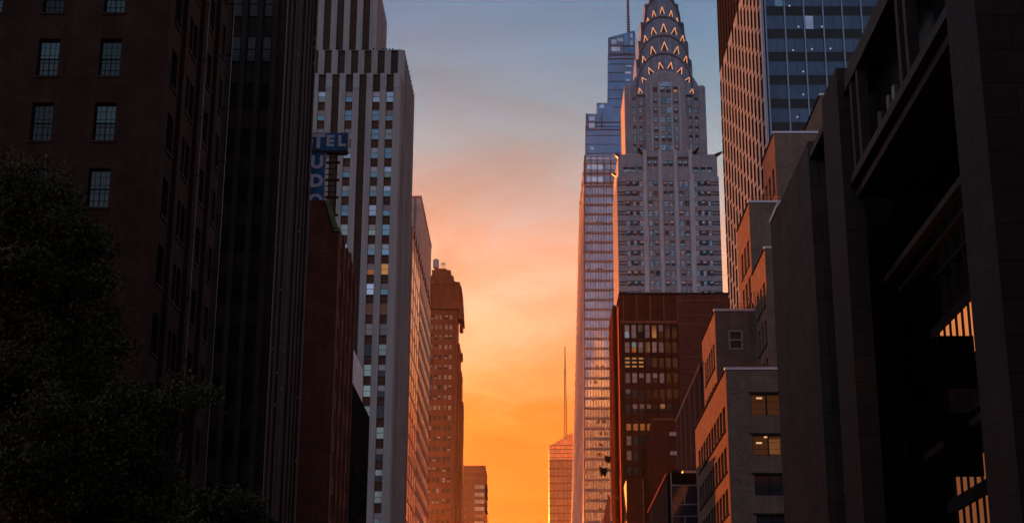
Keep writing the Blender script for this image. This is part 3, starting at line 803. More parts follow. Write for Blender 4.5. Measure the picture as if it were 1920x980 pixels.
# ------------------------------------------------------------------ stepped glass skyscraper
Y0 = 850.0
root = thing("glass_skyscraper", "stepped blue glass skyscraper with a needle mast, behind the arched crown", "skyscraper", (gx(1096, 900, Y0), Y0, 0))
def lerp(a, b, t): return a + (b - a) * t
def glass_tier(bot, top, z0, z1, glass, band, fl, bh, zoff=0.0, proud=.25, top_slope=0.0, zlast=None):
    mb = MB()
    b = [(x, y, z0) for x, y in bot]
    t = [(x, y, z1 + top_slope * (x - top[0][0])) for x, y in top]
    mb.hexa(b, t, glass, "roof_gravel")
    if glass == "grey_glass":
        mb.m[3] = "facet_glass"                      # the fritted street facet
        m3 = MB()
        for k in range(1, 16):
            q = k / 16.0; xl, xh = lerp(bot[0][0], bot[1][0], q), lerp(top[0][0], top[1][0], q)
            m3.hexa([(xl - .14, Y0 - .14, z0), (xl + .14, Y0 - .14, z0), (xl + .14, Y0, z0), (xl - .14, Y0, z0)],
                    [(xh - .14, Y0 - .14, z1), (xh + .14, Y0 - .14, z1), (xh + .14, Y0, z1), (xh - .14, Y0, z1)], "steel_dark")
            m3.build("mullion", root); m3 = MB()
    mb.build("curtain_wall", root)
    m2 = MB()
    z = z0 + zoff
    while z + bh < (zlast or z1):
        ring = []
        for zz_ in (z, z + bh):
            f = (zz_ - z0) / (z1 - z0)
            q = [(lerp(bot[i][0], top[i][0], f), lerp(bot[i][1], top[i][1], f), zz_) for i in range(4)]
            c = (sum(p[0] for p in q) / 4, sum(p[1] for p in q) / 4)
            q = [(p[0] + math.copysign(proud, p[0] - c[0]), p[1] + math.copysign(proud, p[1] - c[1]), p[2]) for p in q]
            ring.append(q)
        m2.hexa(ring[0], ring[1], band)
        z += fl
    m2.build("spandrel", root)
    return b, t
def corners(l0, l1, py, r=1178, depth=80, dl=None, Yf=None):
    Yf = Yf or Y0
    return [(gx(l0, py, Yf), Yf), (gx(r, py, Yf), Yf), (gx(r, py, Yf) + 6, Yf + depth), (gx(l1, py, Yf + depth), Yf + depth)]
zA, zB, zC = gz(1100, Y0), gz(346, Y0), gz(292, Y0)
bot = corners(1095, 1058, 1100); mid = corners(1096, 1085, 346); top1 = corners(1096.6, 1087.2, 303)
f0 = gz(980, Y0)
fl = (gz(352, Y0) - f0) / 34.0
glass_tier(bot, mid, 0.0, zB, "grey_glass", "terracotta_band", fl, fl * .27, zoff=(f0 % fl))
glass_tier(mid, top1, zB + .01, zC, "steel_mullion", "terracotta_band", fl, fl * .24, zoff=.3)
mb = MB()                                        # open terrace floors: bright glass behind dark slabs
for py0, py1, a, b_ in ((332, 341, 1101, 1131), (309, 318, 1101, 1131), (309, 318, 1135, 1160), (295, 300, 1099, 1160)):
    mb.face([(gx(a, py1, Y0), Y0 - .3, gz(py1, Y0)), (gx(b_, py1, Y0), Y0 - .3, gz(py1, Y0)), (gx(b_, py1, Y0), Y0 - .3, gz(py0, Y0)), (gx(a, py1, Y0), Y0 - .3, gz(py0, Y0))], "pale_glass" if a == 1101 else "grey_glass")
mb.build("terrace_glass", root)
mb = MB()
for p in (1096.5, 1108, 1120, 1132, 1145, 1157):
    mb.box(gx(p, 320, Y0) - .25, gx(p, 320, Y0) + .25, Y0 - .6, Y0, gz(346, Y0), zC, "steel_dark")
for py in (980, 346):
    pass
mb.build("column", root)
mb = MB()
mb.hexa([(x - .5, y - .5, zA) for x, y in (bot[0], (bot[0][0] + 1, bot[0][1]), (bot[0][0] + 1, bot[0][1] + 1), (bot[0][0], bot[0][1] + 1))],
        [(x - .5, y - .5, zC) for x, y in (top1[0], (top1[0][0] + 1, top1[0][1]), (top1[0][0] + 1, top1[0][1] + 1), (top1[0][0], top1[0][1] + 1))], "terracotta_band")
mb.build("corner_post", root)
mb = MB()                                        # frames along the narrow street facet
for q in (.12, .34, .56, .78, .98):
    P = lambda c, z: (lerp(c[0][0], c[3][0], q), lerp(c[0][1], c[3][1], q), z)
    a, b = P(bot, 0), P(top1, zC)
    mb.hexa([(a[0] - .45, a[1] - .6, 0), (a[0] + .5, a[1] - .6, 0), (a[0] + .5, a[1] + .6, 0), (a[0] - .45, a[1] + .6, 0)],
            [(b[0] - .45, b[1] - .6, zC), (b[0] + .5, b[1] - .6, zC), (b[0] + .5, b[1] + .6, zC), (b[0] - .45, b[1] + .6, zC)], "terracotta_band")
mb.build("facet_frame", root)
# lit rooms; on the lower glass glowing patches also paint the orange reflections
k = 0
for py, pxs in ((417, (1120, 1127, 1148)), (454, (1109, 1118, 1124, 1131, 1142)), (473, (1110, 1120, 1128)), (505, (1105, 1121, 1127)), (688, (1120, 1130)), (716, (1108, 1117)), (748, (1112,)), (790, (1122, 1108, 1133)), (812, (1116, 1126, 1137)),
                (833, (1117, 1122, 1127)), (852, (1124, 1131)), (868, (1124, 1130)), (884, (1099, 1128)), (906, (1099,)), (922, (1128,)), (955, (1103,)), (972, (1100,)), (936, (1103, 1121)), (956, (1125,))):
    for p in pxs:
        z = gz(py + 3, Y0); x = gx(p, py, Y0); f = (z) / zB
        m2 = MB(); w = random.uniform(.9, 2.2); yy = Y0 - .02
        m2.face([(x - w / 2, yy, z), (x + w / 2, yy, z), (x + w / 2, yy, z + random.uniform(.8, 2.4)), (x - w / 2, yy, z + 2.0)], pick((2, "lit_deep"), (1, "lit_pane"), (2, "lit_faint")) if py > 650 else "lit_faint")
        m2.build("orange_glow", root)
# upper tiers
zT2, zT3 = gz(213, Y0 + 8), gz(193, Y0 + 14)
b2 = corners(1097.5, 1096, 292, 1185, 50, Yf=Y0 + 8); t2 = corners(1098.5, 1097.5, 213, 1185, 50, Yf=Y0 + 8)
glass_tier(b2, t2, zC - 8, zT2, "sky_glass", "steel_dark", fl, fl * .06, zoff=1.0, top_slope=-.06, zlast=zT2 - 8)
b3 = corners(1117.5, 1116.5, 292, 1150, 40, Yf=Y0 + 14); t3 = corners(1118.5, 1118, 193, 1150, 40, Yf=Y0 + 14)
glass_tier(b3, t3, zC - 8, zT3, "sky_glass", "steel_dark", fl, fl * .06, zoff=2.0, zlast=zT3 - 7)
Y4 = Y0 + 24; zT4 = gz(71, Y4)
b4 = corners(1136.5, 1136, 230, 1192, 40, Yf=Y4); t4 = corners(1140.5, 1140, 71, 1190.5, 40, Yf=Y4)
glass_tier(b4, t4, zC - 8, zT4, "sky_glass", "steel_dark", fl, fl * .06, zoff=3.0, top_slope=.30, zlast=zT4 - 10)
mb = MB()                                        # open crowns of the tiers: pale panes and dark rails
def crownpanes(Yf, items):
    for a, b_, c, d in items:
        mb = MB(); mb.face([(gx(a, d, Yf), Yf - .35, gz(d, Yf)), (gx(b_, d, Yf), Yf - .35, gz(d, Yf)), (gx(b_, c, Yf), Yf - .35, gz(c, Yf)), (gx(a, c, Yf), Yf - .35, gz(c, Yf))], "pale_glass"); mb.build("crown_pane", root)
crownpanes(Y4, ((1146, 1156, 75, 83), (1145, 1162, 88.5, 97), (1157, 1168, 72, 79), (1182, 1186, 64, 71), (1182, 1186, 77, 85), (1173, 1184, 123, 125.5), (1172, 1183, 135, 139), (1173, 1181, 149, 152.5)))
crownpanes(Y0 + 8, ((1103, 1115.5, 219, 227), (1103, 1115.5, 231, 240), (1106, 1114, 276, 281)))
crownpanes(Y0 + 14, ((1124, 1133, 197, 203),))
mb = MB()
for p in (1140.8, 1146, 1157, 1169, 1180, 1190): mb.box(gx(p, 90, Y4) - .2, gx(p, 90, Y4) + .2, Y4 - .6, Y4 - .36, gz(104, Y4), gz(72 - (p - 1140) * .22, Y4), "steel_dark")
for p in (1099, 1103, 1116, 1128): mb.box(gx(p, 230, Y0 + 8) - .2, gx(p, 230, Y0 + 8) + .2, Y0 + 7.4, Y0 + 7.64, gz(243, Y0 + 8), gz(214, Y0 + 8), "steel_dark")
for py in (86, 101, 110): mb.box(gx(1140.6, py, Y4), gx(1190, py, Y4), Y4 - .62, Y4 - .4, gz(py + 1.4, Y4), gz(py, Y4), "steel_dark")
for py in (229, 243): mb.box(gx(1099, py, Y0 + 8), gx(1170, py, Y0 + 8), Y0 + 7.38, Y0 + 7.6, gz(py + 1.4, Y0 + 8), gz(py, Y0 + 8), "steel_dark")
mb.build("crown_frame", root)
mb = MB(); xm = gx(1178, 40, Y4 + 15)
mb.tube((xm, Y4 + 15, zT4 - 6), (xm, Y4 + 15, gz(-90, Y4 + 15)), 1.15, .5, "steel_dark", 8)
for k in range(30): mb.box(xm - 1.0 + .015 * k, xm + 1.0 - .015 * k, Y4 + 13.9, Y4 + 14.6, zT4 + 1 + k * 1.7, zT4 + 1.5 + k * 1.7, "steel_mullion")
mb.build("mast", root)

# ------------------------------------------------------------------ art deco skyscraper with the arched steel crown
YC = 540.0; XC = 49.6
root = thing("arched_skyscraper", "grey art deco skyscraper with nested steel arches lit by orange triangles", "skyscraper", (XC, YC, 0))
zLow, zBlk, zUp = gz(331, YC), gz(288.5, YC), gz(163, YC + 4)
mpp = YC * CP / F
hL = 18.6
def wx(px, py, Y=YC): return gx(px, py, Y)
specs = []
mb = MB()
# lower shaft
rowpy = [325.5, 345.5, 364, 382.5, 401, 419.5, 438, 456, 474.5, 493, 512, 531, 549.5]
WST = lambda lo, up, fr="window_frame": (fr, .16, [lo, up], 1, 1, .1)
cent = [-8.55, -2.85, 2.85]
cent = [c + 2.7 for c in cent]   # the three window columns sit left of the axis as seen; centred below
cent = [-5.65, 0.0, 5.65]
zrow = [gz(p + 5.5, YC) for p in rowpy]
dzr = (zrow[0] - zrow[-1]) / (len(zrow) - 1)
zrow = [zrow[0] - dzr * k for k in range(46) if zrow[0] - dzr * k > 4]
x0, x1 = XC - hL, XC + hL
ops = []
WH = 2.05
for j, z in enumerate(zrow):
    for c in cent:
        for d in (-1.0, 1.0): ops.append((hL + c + d - .75, hL + c + d + .75, z, z + WH))
    if j > 0:
        for s in (-1, 1):
            for q in (10.1, 12.5, 14.9): ops.append((hL + s * q - .72, hL + s * q + .72, z, z + WH))
shell(mb, x0, x1, YC, YC + 34, 0, zLow, "limestone", ops, None, -1, .35, smat="limestone")
for j, z in enumerate(zrow):
    if j == 0: continue
    for s in (-1, 1):                           # dark brick between and outside the side windows
        for q0, q1 in ((10.84, 11.76), (13.24, 14.16)):
            mb.box(XC + s * q0, XC + s * q1, YC - .04, YC + .01, z + .05, z + WH - .05, "dark_brick_band")
        for dz_ in (.15, 1.25): mb.box(XC + s * 15.7, XC + s * (hL + .03), YC - .04, YC + .01, z + dz_, z + dz_ + .55, "dark_brick_band")
for c in (-8.35, -2.85, 2.85, 8.35):             # rounded piers running up the middle
    mb.tube((XC + c, YC + .15, 0), (XC + c, YC + .15, zBlk + 1.5), .75, .75, "pale_limestone", 10)
for c in cent:
    mb.box(XC + c - .2, XC + c + .2, YC - .22, YC, 0, zLow - 1, "limestone")
for c in (-8.9, 8.9): mb.box(XC + c - .55, XC + c + .55, YC - .3, YC, 0, zLow + 1, "pale_limestone")
# the orange lit street side gets its piers
for k in range(9): mb.box(x0 - .25, x0, YC + 1 + k * 3.7, YC + 2.6 + k * 3.7, 0, zLow - .1, "limestone")
# shoulder block with the gargoyles
hb = 18.3
shell(mb, XC - hb, XC + hb, YC + .6, YC + 33, zLow + .004, zBlk, "limestone", [(hb + s * q - 1.0, hb + s * q + 1.0, gz(321, YC) - zLow, gz(312, YC) - zLow) for s in (-1, 1) for q in (10.4, 13.0, 15.4)], None, -1, .3)
zz1 = gz(305, YC)
# middle bay of the shoulder: three tall rounded openings
mb.box(XC - 8.9, XC + 8.9, YC - .05, YC + .58, zLow + .01, gz(283, YC), "limestone")
for c in (-5.65, 5.65):
    mb.box(XC + c - 2.0, XC + c + 2.0, YC - .12, YC - .05, gz(300, YC), gz(294, YC), "dark_brick_band")
mb.build("wall", root)
for j, z in enumerate(zrow):
    for c in cent:
        for d in (-1.0, 1.0):
            lo, up = pick((3, "teal_pane"), (2, "dark_pane"), (1, "dull_blind")), pick((3, "teal_pane"), (2, "dull_blind"), (2, "blind_pane"), (2, "dark_pane"))
            if j == 0 and (c, d) in ((-5.65, -1.0), (-5.65, 1.0), (0.0, 1.0), (5.65, -1.0)): lo = "lit_pane" if d > 0 and c == 0 else "lit_faint"
            if j == 2 and c == -5.65 and d > 0: lo = up = "lit_faint"
            specs.append((Vector((XC + c + d, YC + .33, z)), YN, 1.5, WH, WST(lo, up)))
    if j > 0:
        for s in (-1, 1):
            for q in (10.1, 12.5, 14.9):
                lo, up = pick((4, "teal_pane"), (3, "dark_pane")), pick((3, "teal_pane"), (2, "blind_pane"), (2, "dull_blind"))
                specs.append((Vector((XC + s * q, YC + .33, z)), YN, 1.44, WH, WST(lo, up)))
for s in (-1, 1):
    for q in (10.4, 13.0, 15.4): specs.append((Vector((XC + s * q, YC + .88, gz(321, YC))), YN, 2.0, gz(312, YC) - gz(321, YC), WST("teal_pane", "dark_pane")))
for c in (-5.65, 0.0, 5.65):
    for d in (-1.0, 1.0): specs.append((Vector((XC + c + d, YC - .06, gz(312, YC))), YN, 1.5, 2.2, WST("dark_pane", "teal_pane")))
# upper shaft
hU, YU = 15.3, YC + 4.0
mb = MB()
urow = [185, 203, 220.5, 238, 255, 272.5]
uz = [gz(p + 5, YU) for p in urow]
uo = []
for z in uz:
    for q in (9.3, 11.6): 
        for s in (-1, 1): uo.append((hU + s * q - .62, hU + s * q + .62, z - .6 - zBlk, z + 1.5 - zBlk))
shell(mb, XC - hU, XC + hU, YU, YU + 24, zBlk + .004, zUp, "limestone", uo, None, -1, .3)
for s in (-1, 1):
    for q in (7.7, 10.45, 12.75, 14.9): mb.box(XC + s * q - .3, XC + s * q + .3, YU - .35, YU, zBlk, zUp - .4, "limestone")
    mb.box(XC + s * 13.2, XC + s * 15.0, YU + 1, YU + 20, zUp + .004, zUp + 1.0, "limestone")
    mb.hexa([(XC + s * 10.2, YU + .8, zUp), (XC + s * 13.4, YU + .8, zUp), (XC + s * 13.4, YU + 18, zUp), (XC + s * 10.2, YU + 18, zUp)][::s],
            [(XC + s * 10.2, YU + .8, zUp + 4.5), (XC + s * 10.9, YU + .8, zUp + 4.5), (XC + s * 10.9, YU + 18, zUp + 4.5), (XC + s * 10.2, YU + 18, zUp + 4.5)][::s], "crown_steel")
mb.build("upper_wall", root)
for a, b, c, d in uo:
    specs.append((Vector((XC - hU + (a + b) / 2, YU + .28, c + zBlk)), YN, b - a, d - c, WST("teal_pane", pick((2, "teal_pane"), (2, "dark_pane")))))
# central arched bay
ZC_S, ZC_T, HA = gz(168, YC + 2), gz(133, YC + 2), 7.6
YB = YC + 2.0
def arch(h, zs, zt, n=28, p=2.15):
    pts = []
    for i in range(n + 1):
        a = math.pi * i / n
        c, s_ = math.cos(a), math.sin(a)
        pts.append((h * math.copysign(abs(c) ** (2 / p), c), zs + (zt - zs) * abs(s_) ** (2 / p)))
    return pts                                   # right to left
def arch_prism(mb, h, z0, zs, zt, y0, y1, m, axis='y', x0=0, cap=True):
    pts = [(h, z0)] + arch(h, zs, zt) + [(-h, z0)]
    if axis == 'y':
        f = lambda u, z, w: (XC + u, w, z)
    else:
        f = lambda u, z, w: (w, YCC + u, z)
    A = [f(u, z, y0) for u, z in pts]; B = [f(u, z, y1) for u, z in pts]
    for i in range(len(pts) - 1): mb.face([A[i], A[i + 1], B[i + 1], B[i]], m)
    mb.face(A[::-1] if axis == 'y' else A, m); mb.face(B if axis == 'y' else B[::-1], m)
YCC = YC + 14.0
mb = MB()
arch_prism(mb, HA, zBlk - 4, ZC_S, ZC_T, YB, YB + 6, "limestone")
for c in (-5.3, -2.3, 2.3, 5.3): mb.box(XC + c - .28, XC + c + .28, YB - .3, YB, zBlk - 3, gz(160, YB) + (0 if abs(c) > 3 else 1.5), "pale_limestone")
mb.box(XC - .12, XC + .12, YB - .25, YB, zBlk - 3, gz(160, YB), "pale_frame")
mb.build("arched_bay", root)
for k, z in enumerate([gz(p + 6, YB) for p in (164, 185, 203, 220.5, 238, 255, 272.5, 290)]):
    lo = pick((3, "teal_pane"), (1, "dark_pane"))
    for x in (-1.15, 1.15): specs.append((Vector((XC + x, YB - .05, z - .8)), YN, 1.8, 2.4, ("window_frame", .14, [lo, "teal_pane"], 2, 1, .08)))
    if k < 7:
        for x in (-3.8, 3.8):
            l2 = "lit_pane" if (k == 0 and x > 0) else ("lit_faint" if k in (3, 6) and random.random() < .5 else pick((2, "teal_pane"), (2, "dark_pane")))
            specs.append((Vector((XC + x, YB - .05, z - .7)), YN, 1.5, 2.1, ("window_frame", .14, [l2, "dark_pane" if k == 0 else "teal_pane"], 1, 1, .08)))
mb = MB()
for i, a in enumerate([math.pi * t / 10 for t in range(10)]):
    b = math.pi * (i + 1) / 10; zc_ = gz(164 - .2, YB) + 1.0
    mb.face([(XC, YB - .07, zc_ - .6), (XC + 2.1 * math.cos(a), YB - .07, zc_ - .6 + 1.9 * math.sin(a)), (XC + 2.1 * math.cos(b), YB - .07, zc_ - .6 + 1.9 * math.sin(b))][::-1], "teal_pane")
mb.build("fanlight", root)
place_windows(root, specs, keep=98)
# nested arches: half width, springing row, top row, front plane, half length of the cross arm
TIERS = [(10.6, 168, 100, YC + 2.4, (10.6, 118)), (9.8, 125, 66, YC + 3.6, (9.5, 83)), (8.6, 80, 31, YC + 4.8, (8.3, 47)), (7.0, 42, -6, YC + 6.0, (6.5, 11)), (4.8, 2, -46, YC + 7.4, (4.3, -24)), (3.4, -40, -85, YC + 9.0, (3.0, -62))]
inner = (HA + .2, ZC_S, ZC_T + .2)
tz = []
zprev = gz(178, YC + 2.4)
for i, (h, ps, pt, yf, arm) in enumerate(TIERS):
    zs, zt_ = gz(ps, yf), gz(pt, yf)
    tz.append((h, zs, zt_, yf))
    mb = MB()
    arch_prism(mb, h, zprev, zs, zt_, yf, 2 * YCC - yf, "crown_steel")
    arch_prism(mb, h, zprev - .01, gz(arm[1] + 38, YCC), gz(arm[1], YCC), XC - arm[0], XC + arm[0], "crown_steel", axis='x')
    mb.build("crown_arch", root)
    mb = MB()                                    # raised rim along the arch edge
    P = arch(h, zs, zt_); Q = arch(h - .55, zs - .1, zt_ - .6)
    for j in range(len(P) - 1):
        q = lambda t, y: (XC + t[0], y, t[1])
        yy = yf - .35
        mb.face([q(P[j], yy), q(Q[j], yy), q(Q[j + 1], yy), q(P[j + 1], yy)], "crown_rim")
        mb.face([q(P[j], yy), q(P[j + 1], yy), q(P[j + 1], yf + .3), q(P[j], yf + .3)], "crown_rim")
        mb.face([q(Q[j + 1], yy), q(Q[j], yy), q(Q[j], yf), q(Q[j + 1], yf)], "crown_rim")
    mb.build("arch_rim", root)
    if i < 4:                                    # radiating seams of the steel sheets
        mb = MB()
        n = 34
        hi_, zsi, zti = (inner if i == 0 else (tz[i - 1][0], tz[i - 1][1], tz[i - 1][2]))
        A, B = arch(h - .5, zs, zt_ - .5, n), arch(hi_, zsi, zti, n)
        for j in range(1, n):
            a, b = Vector((XC + A[j][0], yf - .05, A[j][1])), Vector((XC + B[j][0], yf - .05, B[j][1]))
            if (a - b).length > .4: mb.tube(a, b, .06, .06, "crown_rim", 4)
        mb.build("seam", root)
    zprev = zs - 6
mb = MB(); mb.tube((XC, YCC, gz(-60, YCC)), (XC, YCC, gz(-330, YCC)), 1.6, .15, "crown_steel", 10); mb.build("spire", root)
# orange chevrons round each arch
def chevron(px, py, hpx, wpx, yf, tilt, bright=True, lean=0.0):
    x, z = gx(px, py, yf), gz(py, yf)
    h, w = hpx * .178, wpx * .166
    ca, sa = math.cos(tilt), math.sin(tilt)
    def T(u, v): return Vector((x + u * ca + v * sa, 0, z - u * sa + v * ca))
    a, b, c = T(-w / 2, -h / 2), T(w / 2, -h / 2), T(lean * w, h / 2)
    mb = MB()
    mb.face([(p.x, yf - .12, p.z) for p in (a, b, c)], "dark_pane")
    win = mb.build("triangular_window", root)
    mb = MB()
    for p, q in ((a, c), (c, b)):
        mb.tube((p.x, yf - .22, p.z), (q.x, yf - .22, q.z), .15, .15, "crown_lamp" if bright else "crown_lamp_dim", 5)
    mb.build("light_tube", win)
S = 3.267
for zx, zy, tl, h_, w_ in ((522, 557, -.25, 38, 26), (543, 489, -.55, 34, 34), (584, 434, -.42, 48, 36), (646, 404, -.18, 52, 36), (710, 404, .18, 52, 36), (771, 434, .42, 48, 36), (818, 489, .55, 34, 34), (842, 557, .25, 38, 26)):
    chevron(1040 + zx / S, zy / S, h_ / S, w_ / S, tz[0][3], tl)
for zx, zy, tl, h_, w_ in ((545, 365, -.22, 50, 30), (599, 309, -.2, 58, 40), (672, 286, 0, 66, 50), (749, 309, .2, 58, 40), (803, 365, .22, 50, 30)):
    chevron(1040 + zx / S, zy / S, h_ / S, w_ / S, tz[1][3], tl)
for zx, zy, tl, h_, w_ in ((556, 238, -.15, 48, 28), (604, 192, -.15, 54, 38), (667, 174, 0, 66, 44), (733, 192, .15, 54, 38), (783, 238, .15, 48, 28)):
    chevron(1040 + zx / S, zy / S, h_ / S, w_ / S, tz[2][3], tl)
for zx, zy, tl, h_, w_ in ((571, 124, -.1, 30, 18), (607, 86, -.1, 48, 26), (658, 66, 0, 54, 32), (713, 86, .1, 48, 26), (749, 124, .1, 30, 18)):
    chevron(1040 + zx / S, zy / S, h_ / S, w_ / S, tz[3][3], tl)
# eagle gargoyles
def gargoyle(px, py, yy, dx, s=1.0):
    x, z = gx(px, py, yy), gz(py, yy)
    mb = MB()
    d = Vector((dx, -.75, .25)).normalized()
    p0 = Vector((x, yy, z)) - d * 2.4 * s
    mb.tube(p0, p0 + d * 3.0 * s, .95 * s, .55 * s, "crown_rim", 8)
    hd = p0 + d * 3.3 * s
    mb.tube(hd - d * .5 * s, hd + d * .7 * s, .62 * s, .35 * s, "crown_rim", 8)
    mb.tube(hd + d * .6 * s + Z * .05, hd + d * 1.35 * s - Z * .35 * s, .28 * s, .05, "crown_rim", 6)
    for t in (-1, 1):
        sd = Vector((d.y, -d.x, 0)) * t
        mb.tube(p0 + sd * .7 * s + d * .3, p0 + sd * 1.0 * s - d * 1.6 * s + Z * .9 * s, .3 * s, .12 * s, "crown_rim", 5)
    mb.build("gargoyle", root)
gargoyle(1157, 291, YC + .4, -.7); gargoyle(1347, 289, YC + .4, .8)
gargoyle(1199, 282, YC + 1.5, -.35, .9); gargoyle(1307, 281, YC + 1.5, .35, .9)
gargoyle(1152, 327, YC + 16, -1.0, .8)

# ------------------------------------------------------------------ brown office block in front of it
Y0 = 362.0; X0 = gx(1165, 700, Y0); Y1 = Y0 + 40; X1 = X0 + 30; zr = gz(552, Y0)
root = thing("brown_office_block", "dark brown office block with brick side, standing before the grey skyscraper", "office building", (X0, Y0, 0))
xs = gx(1271.5, 640, Y0)
rowp = [(608, 633), (640, 660), (669, 688), (698, 717), (728, 746), (756, 775), (793, 806), (816, 834), (844, 862), (873, 890), (902, 920), (931, 949), (960, 978)]
cx = [gx(1176 + 12.75 * k, 640, Y0) for k in range(8)]
ops, specs = [], []
for j, (pa, pb) in enumerate(rowp):
    za, zb = gz(pb, Y0), gz(pa, Y0)
    for k, c in enumerate(cx):
        w = 1.18
        ops.append((c - w / 2 - X0, c + w / 2 - X0, za, zb))
        lo = up = pick((1, "brown_pane"), (2, "dark_pane"))
        if k < 6:
            if j in (0, 1, 3): lo, up = pick((3, "dull_blind"), (2, "green_pane"), (1, "brown_pane")), pick((3, "dull_blind"), (1, "green_pane"))
            elif j in (4, 5): lo, up = "brown_pane", pick((1, "green_pane"), (1, "dull_blind"), (3, "brown_pane"))
            elif j in (7, 8) and k == 0: lo = up = "dull_blind"
        if j == 2 and k < 3: up, lo = "lit_pane", "lit_pane"
        if j == 6 and k < 4: lo = up = "lit_deep"
        if j == 1 and k == 1: lo = "lit_deep"
        specs.append((Vector((c, Y0 + .3, za)), YN, w, zb - za, ("bronze_frame", .06, [lo, up] if j != 2 or k > 2 else ["lit_pane", "brown_pane", "lit_pane", "brown_pane", "lit_pane"], 1, 1, .06)))
mb = MB()
sop = [(9.2, 10.2, 0, zr - 2.5)]
shell(mb, X0, X1, Y0, Y1, 0, zr, "oxblood_metal", ops, None, -1, .3, smat="sunlit_orange")  # street side coloured orange as if sunlit, front stays oxblood
mb.box(xs, X1 + .1, Y0 - .12, Y0, 0, zr - .01, "oxblood_brick")
for py in (562, 590, 607, 636, 668, 697, 726, 755, 786): mb.box(xs - .02, X1 + .12, Y0 - .2, Y0 - .1, gz(py + 1.6, Y0), gz(py, Y0), "stone_band")
mb.build("wall", root)
mb = MB()
for k in range(9):
    x = gx(1169.6 + 12.75 * k, 640, Y0); mb.box(x - .09, x + .09, Y0 - .22, Y0, 0, gz(603, Y0), "oxblood_metal")
for k in range(5):
    x = gx(1169.6 + 25.5 * k, 640, Y0); mb.box(x - .13, x + .13, Y0 - .25, Y0, gz(601, Y0), zr - .3, "stone_band")
mb.box(X0, xs, Y0 - .2, Y0, gz(606, Y0), gz(601, Y0), "stone_band")
mb.build("mullion", root)
mb = MB()
mb.box(X0 - .35, X0, Y0 + 1.0, Y0 + 2.2, 0, zr - .4, "oxblood_metal")
mb.box(X0 - .7, X0, Y0 + 16.0, Y0 + 17.6, 0, zr - .4, "oxblood_metal")
mb.box(X0 - .85, X0, Y0 + 18.5, Y1, 0, gz(575, Y0 + 20), "oxblood_metal")
mb.build("pilaster", root)
mb = MB(); mb.box(X0 - .3, X1 + .2, Y0 - .3, Y1, zr + .004, zr + .45, "tower_dark"); mb.build("coping", root)
mb = MB()
xd = gx(1218, 550, Y0 + 6)
for a, b, z in ((-2.4, 2.4, .9), (-1.9, 1.9, 1.3), (-1.2, 1.2, 1.6)): mb.box(xd + a, xd + b, Y0 + 5, Y0 + 9, zr + .45, zr + .45 + z, "tank_grey")
for p in (1199, 1235): mb.box(gx(p, 550, Y0 + 5) - .2, gx(p, 550, Y0 + 5) + .2, Y0 + 4.5, Y0 + 5, zr + .45, zr + 1.7, "pale_frame")
mb.build("roof_plant", root)
place_windows(root, specs, keep=99)

# wine red annex at its foot
Y0 = 340.0
root = thing("brick_annex", "small wine red brick building stepping up at the foot of the brown block", "building", (gx(1216, 900, Y0), Y0, 0))
mb = MB()
xa, xb = gx(1224, 800, Y0 + 4), gx(1300, 800, Y0 + 4)
wins = [(1254.5, 1269, 808, 825), (1255.5, 1270, 844, 861)]
ops = [(gx(a, c, Y0 + 4) - xa, gx(b, c, Y0 + 4) - xa, gz(d, Y0 + 4), gz(c, Y0 + 4)) for a, b, c, d in wins]
shell(mb, xa, xb, Y0 + 4, Y0 + 14, 0, gz(784, Y0 + 4), "wine_brick", ops, None, -1, .25)
mb.box(gx(1216.5, 850, Y0 + 2), gx(1252, 850, Y0 + 2), Y0 + 2, Y0 + 4, 0, gz(826, Y0 + 2), "wine_brick")
mb.box(gx(1175, 950, Y0), gx(1205, 950, Y0), Y0, Y0 + 10, 0, gz(899, Y0), "wine_brick")
mb.box(gx(1205, 950, Y0), gx(1208, 950, Y0), Y0 - .2, Y0 + .4, 0, gz(899, Y0), "stone_band")
mb.box(xa - .2, xb, Y0 + 3.8, Y0 + 4, gz(788, Y0 + 4), gz(784, Y0 + 4), "stone_band")
mb.build("wall", root)
place_windows(root, [(Vector((xa + (a + b) / 2, Y0 + 4.24, c)), YN, b - a, d - c, ("bronze_frame", .1, ["brown_pane", "dull_blind"], 2, 1, .08)) for a, b, c, d in ops])

# floodlights on brackets and the flag on the street side of the brown block
def floodlight(px, py, Y, label, s=1.0):
    x, z = gx(px, py, Y), gz(py, Y)
    r = thing("floodlight", label, "floodlight", (x, Y, z), "floodlights on the street front")
    mb = MB(); mb.tube((x + .1, Y, z + .75 * s), (x - .25, Y - .1, z - .75 * s), .28 * s, .28 * s, "tower_dark", 8)
    mb.tube((x - 1.0 * s, Y - .1, z + .1), (x + .2, Y, z + .35), .95 * s, .2 * s, "tower_dark", 12); mb.build("lamp_shade", r)
    mb = MB(); mb.tube((x + .2, Y, z + .1), (X0r + .02, Y, z + .3), .07, .07, "stone_band", 6); mb.build("bracket", r)
X0r = X0
YF = 366.0
floodlight(1143.5, 861, YF + 3, "upper of two black conical floodlights on the brown block's street front", 1.0)
floodlight(1135.5, 884, YF - 1, "lower, larger black conical floodlight on the brown block's street front", 1.25)
zf0, zf1 = gz(926, YF), gz(985, YF)
xf0, xf1 = gx(1141, 926, YF), gx(1127.5, 985, YF)
root = thing("flag", "red and white striped flag hanging from the street front below the floodlights", "flag", (X0, YF, zf0))
mb = MB(); mb.tube((X0, YF, zf0 - 1.5), (xf0 - .1, YF - .1, zf0 + .25), .06, .05, "pipe_white", 6); mb.build("flagpole", root)
mb = MB()
n = 7
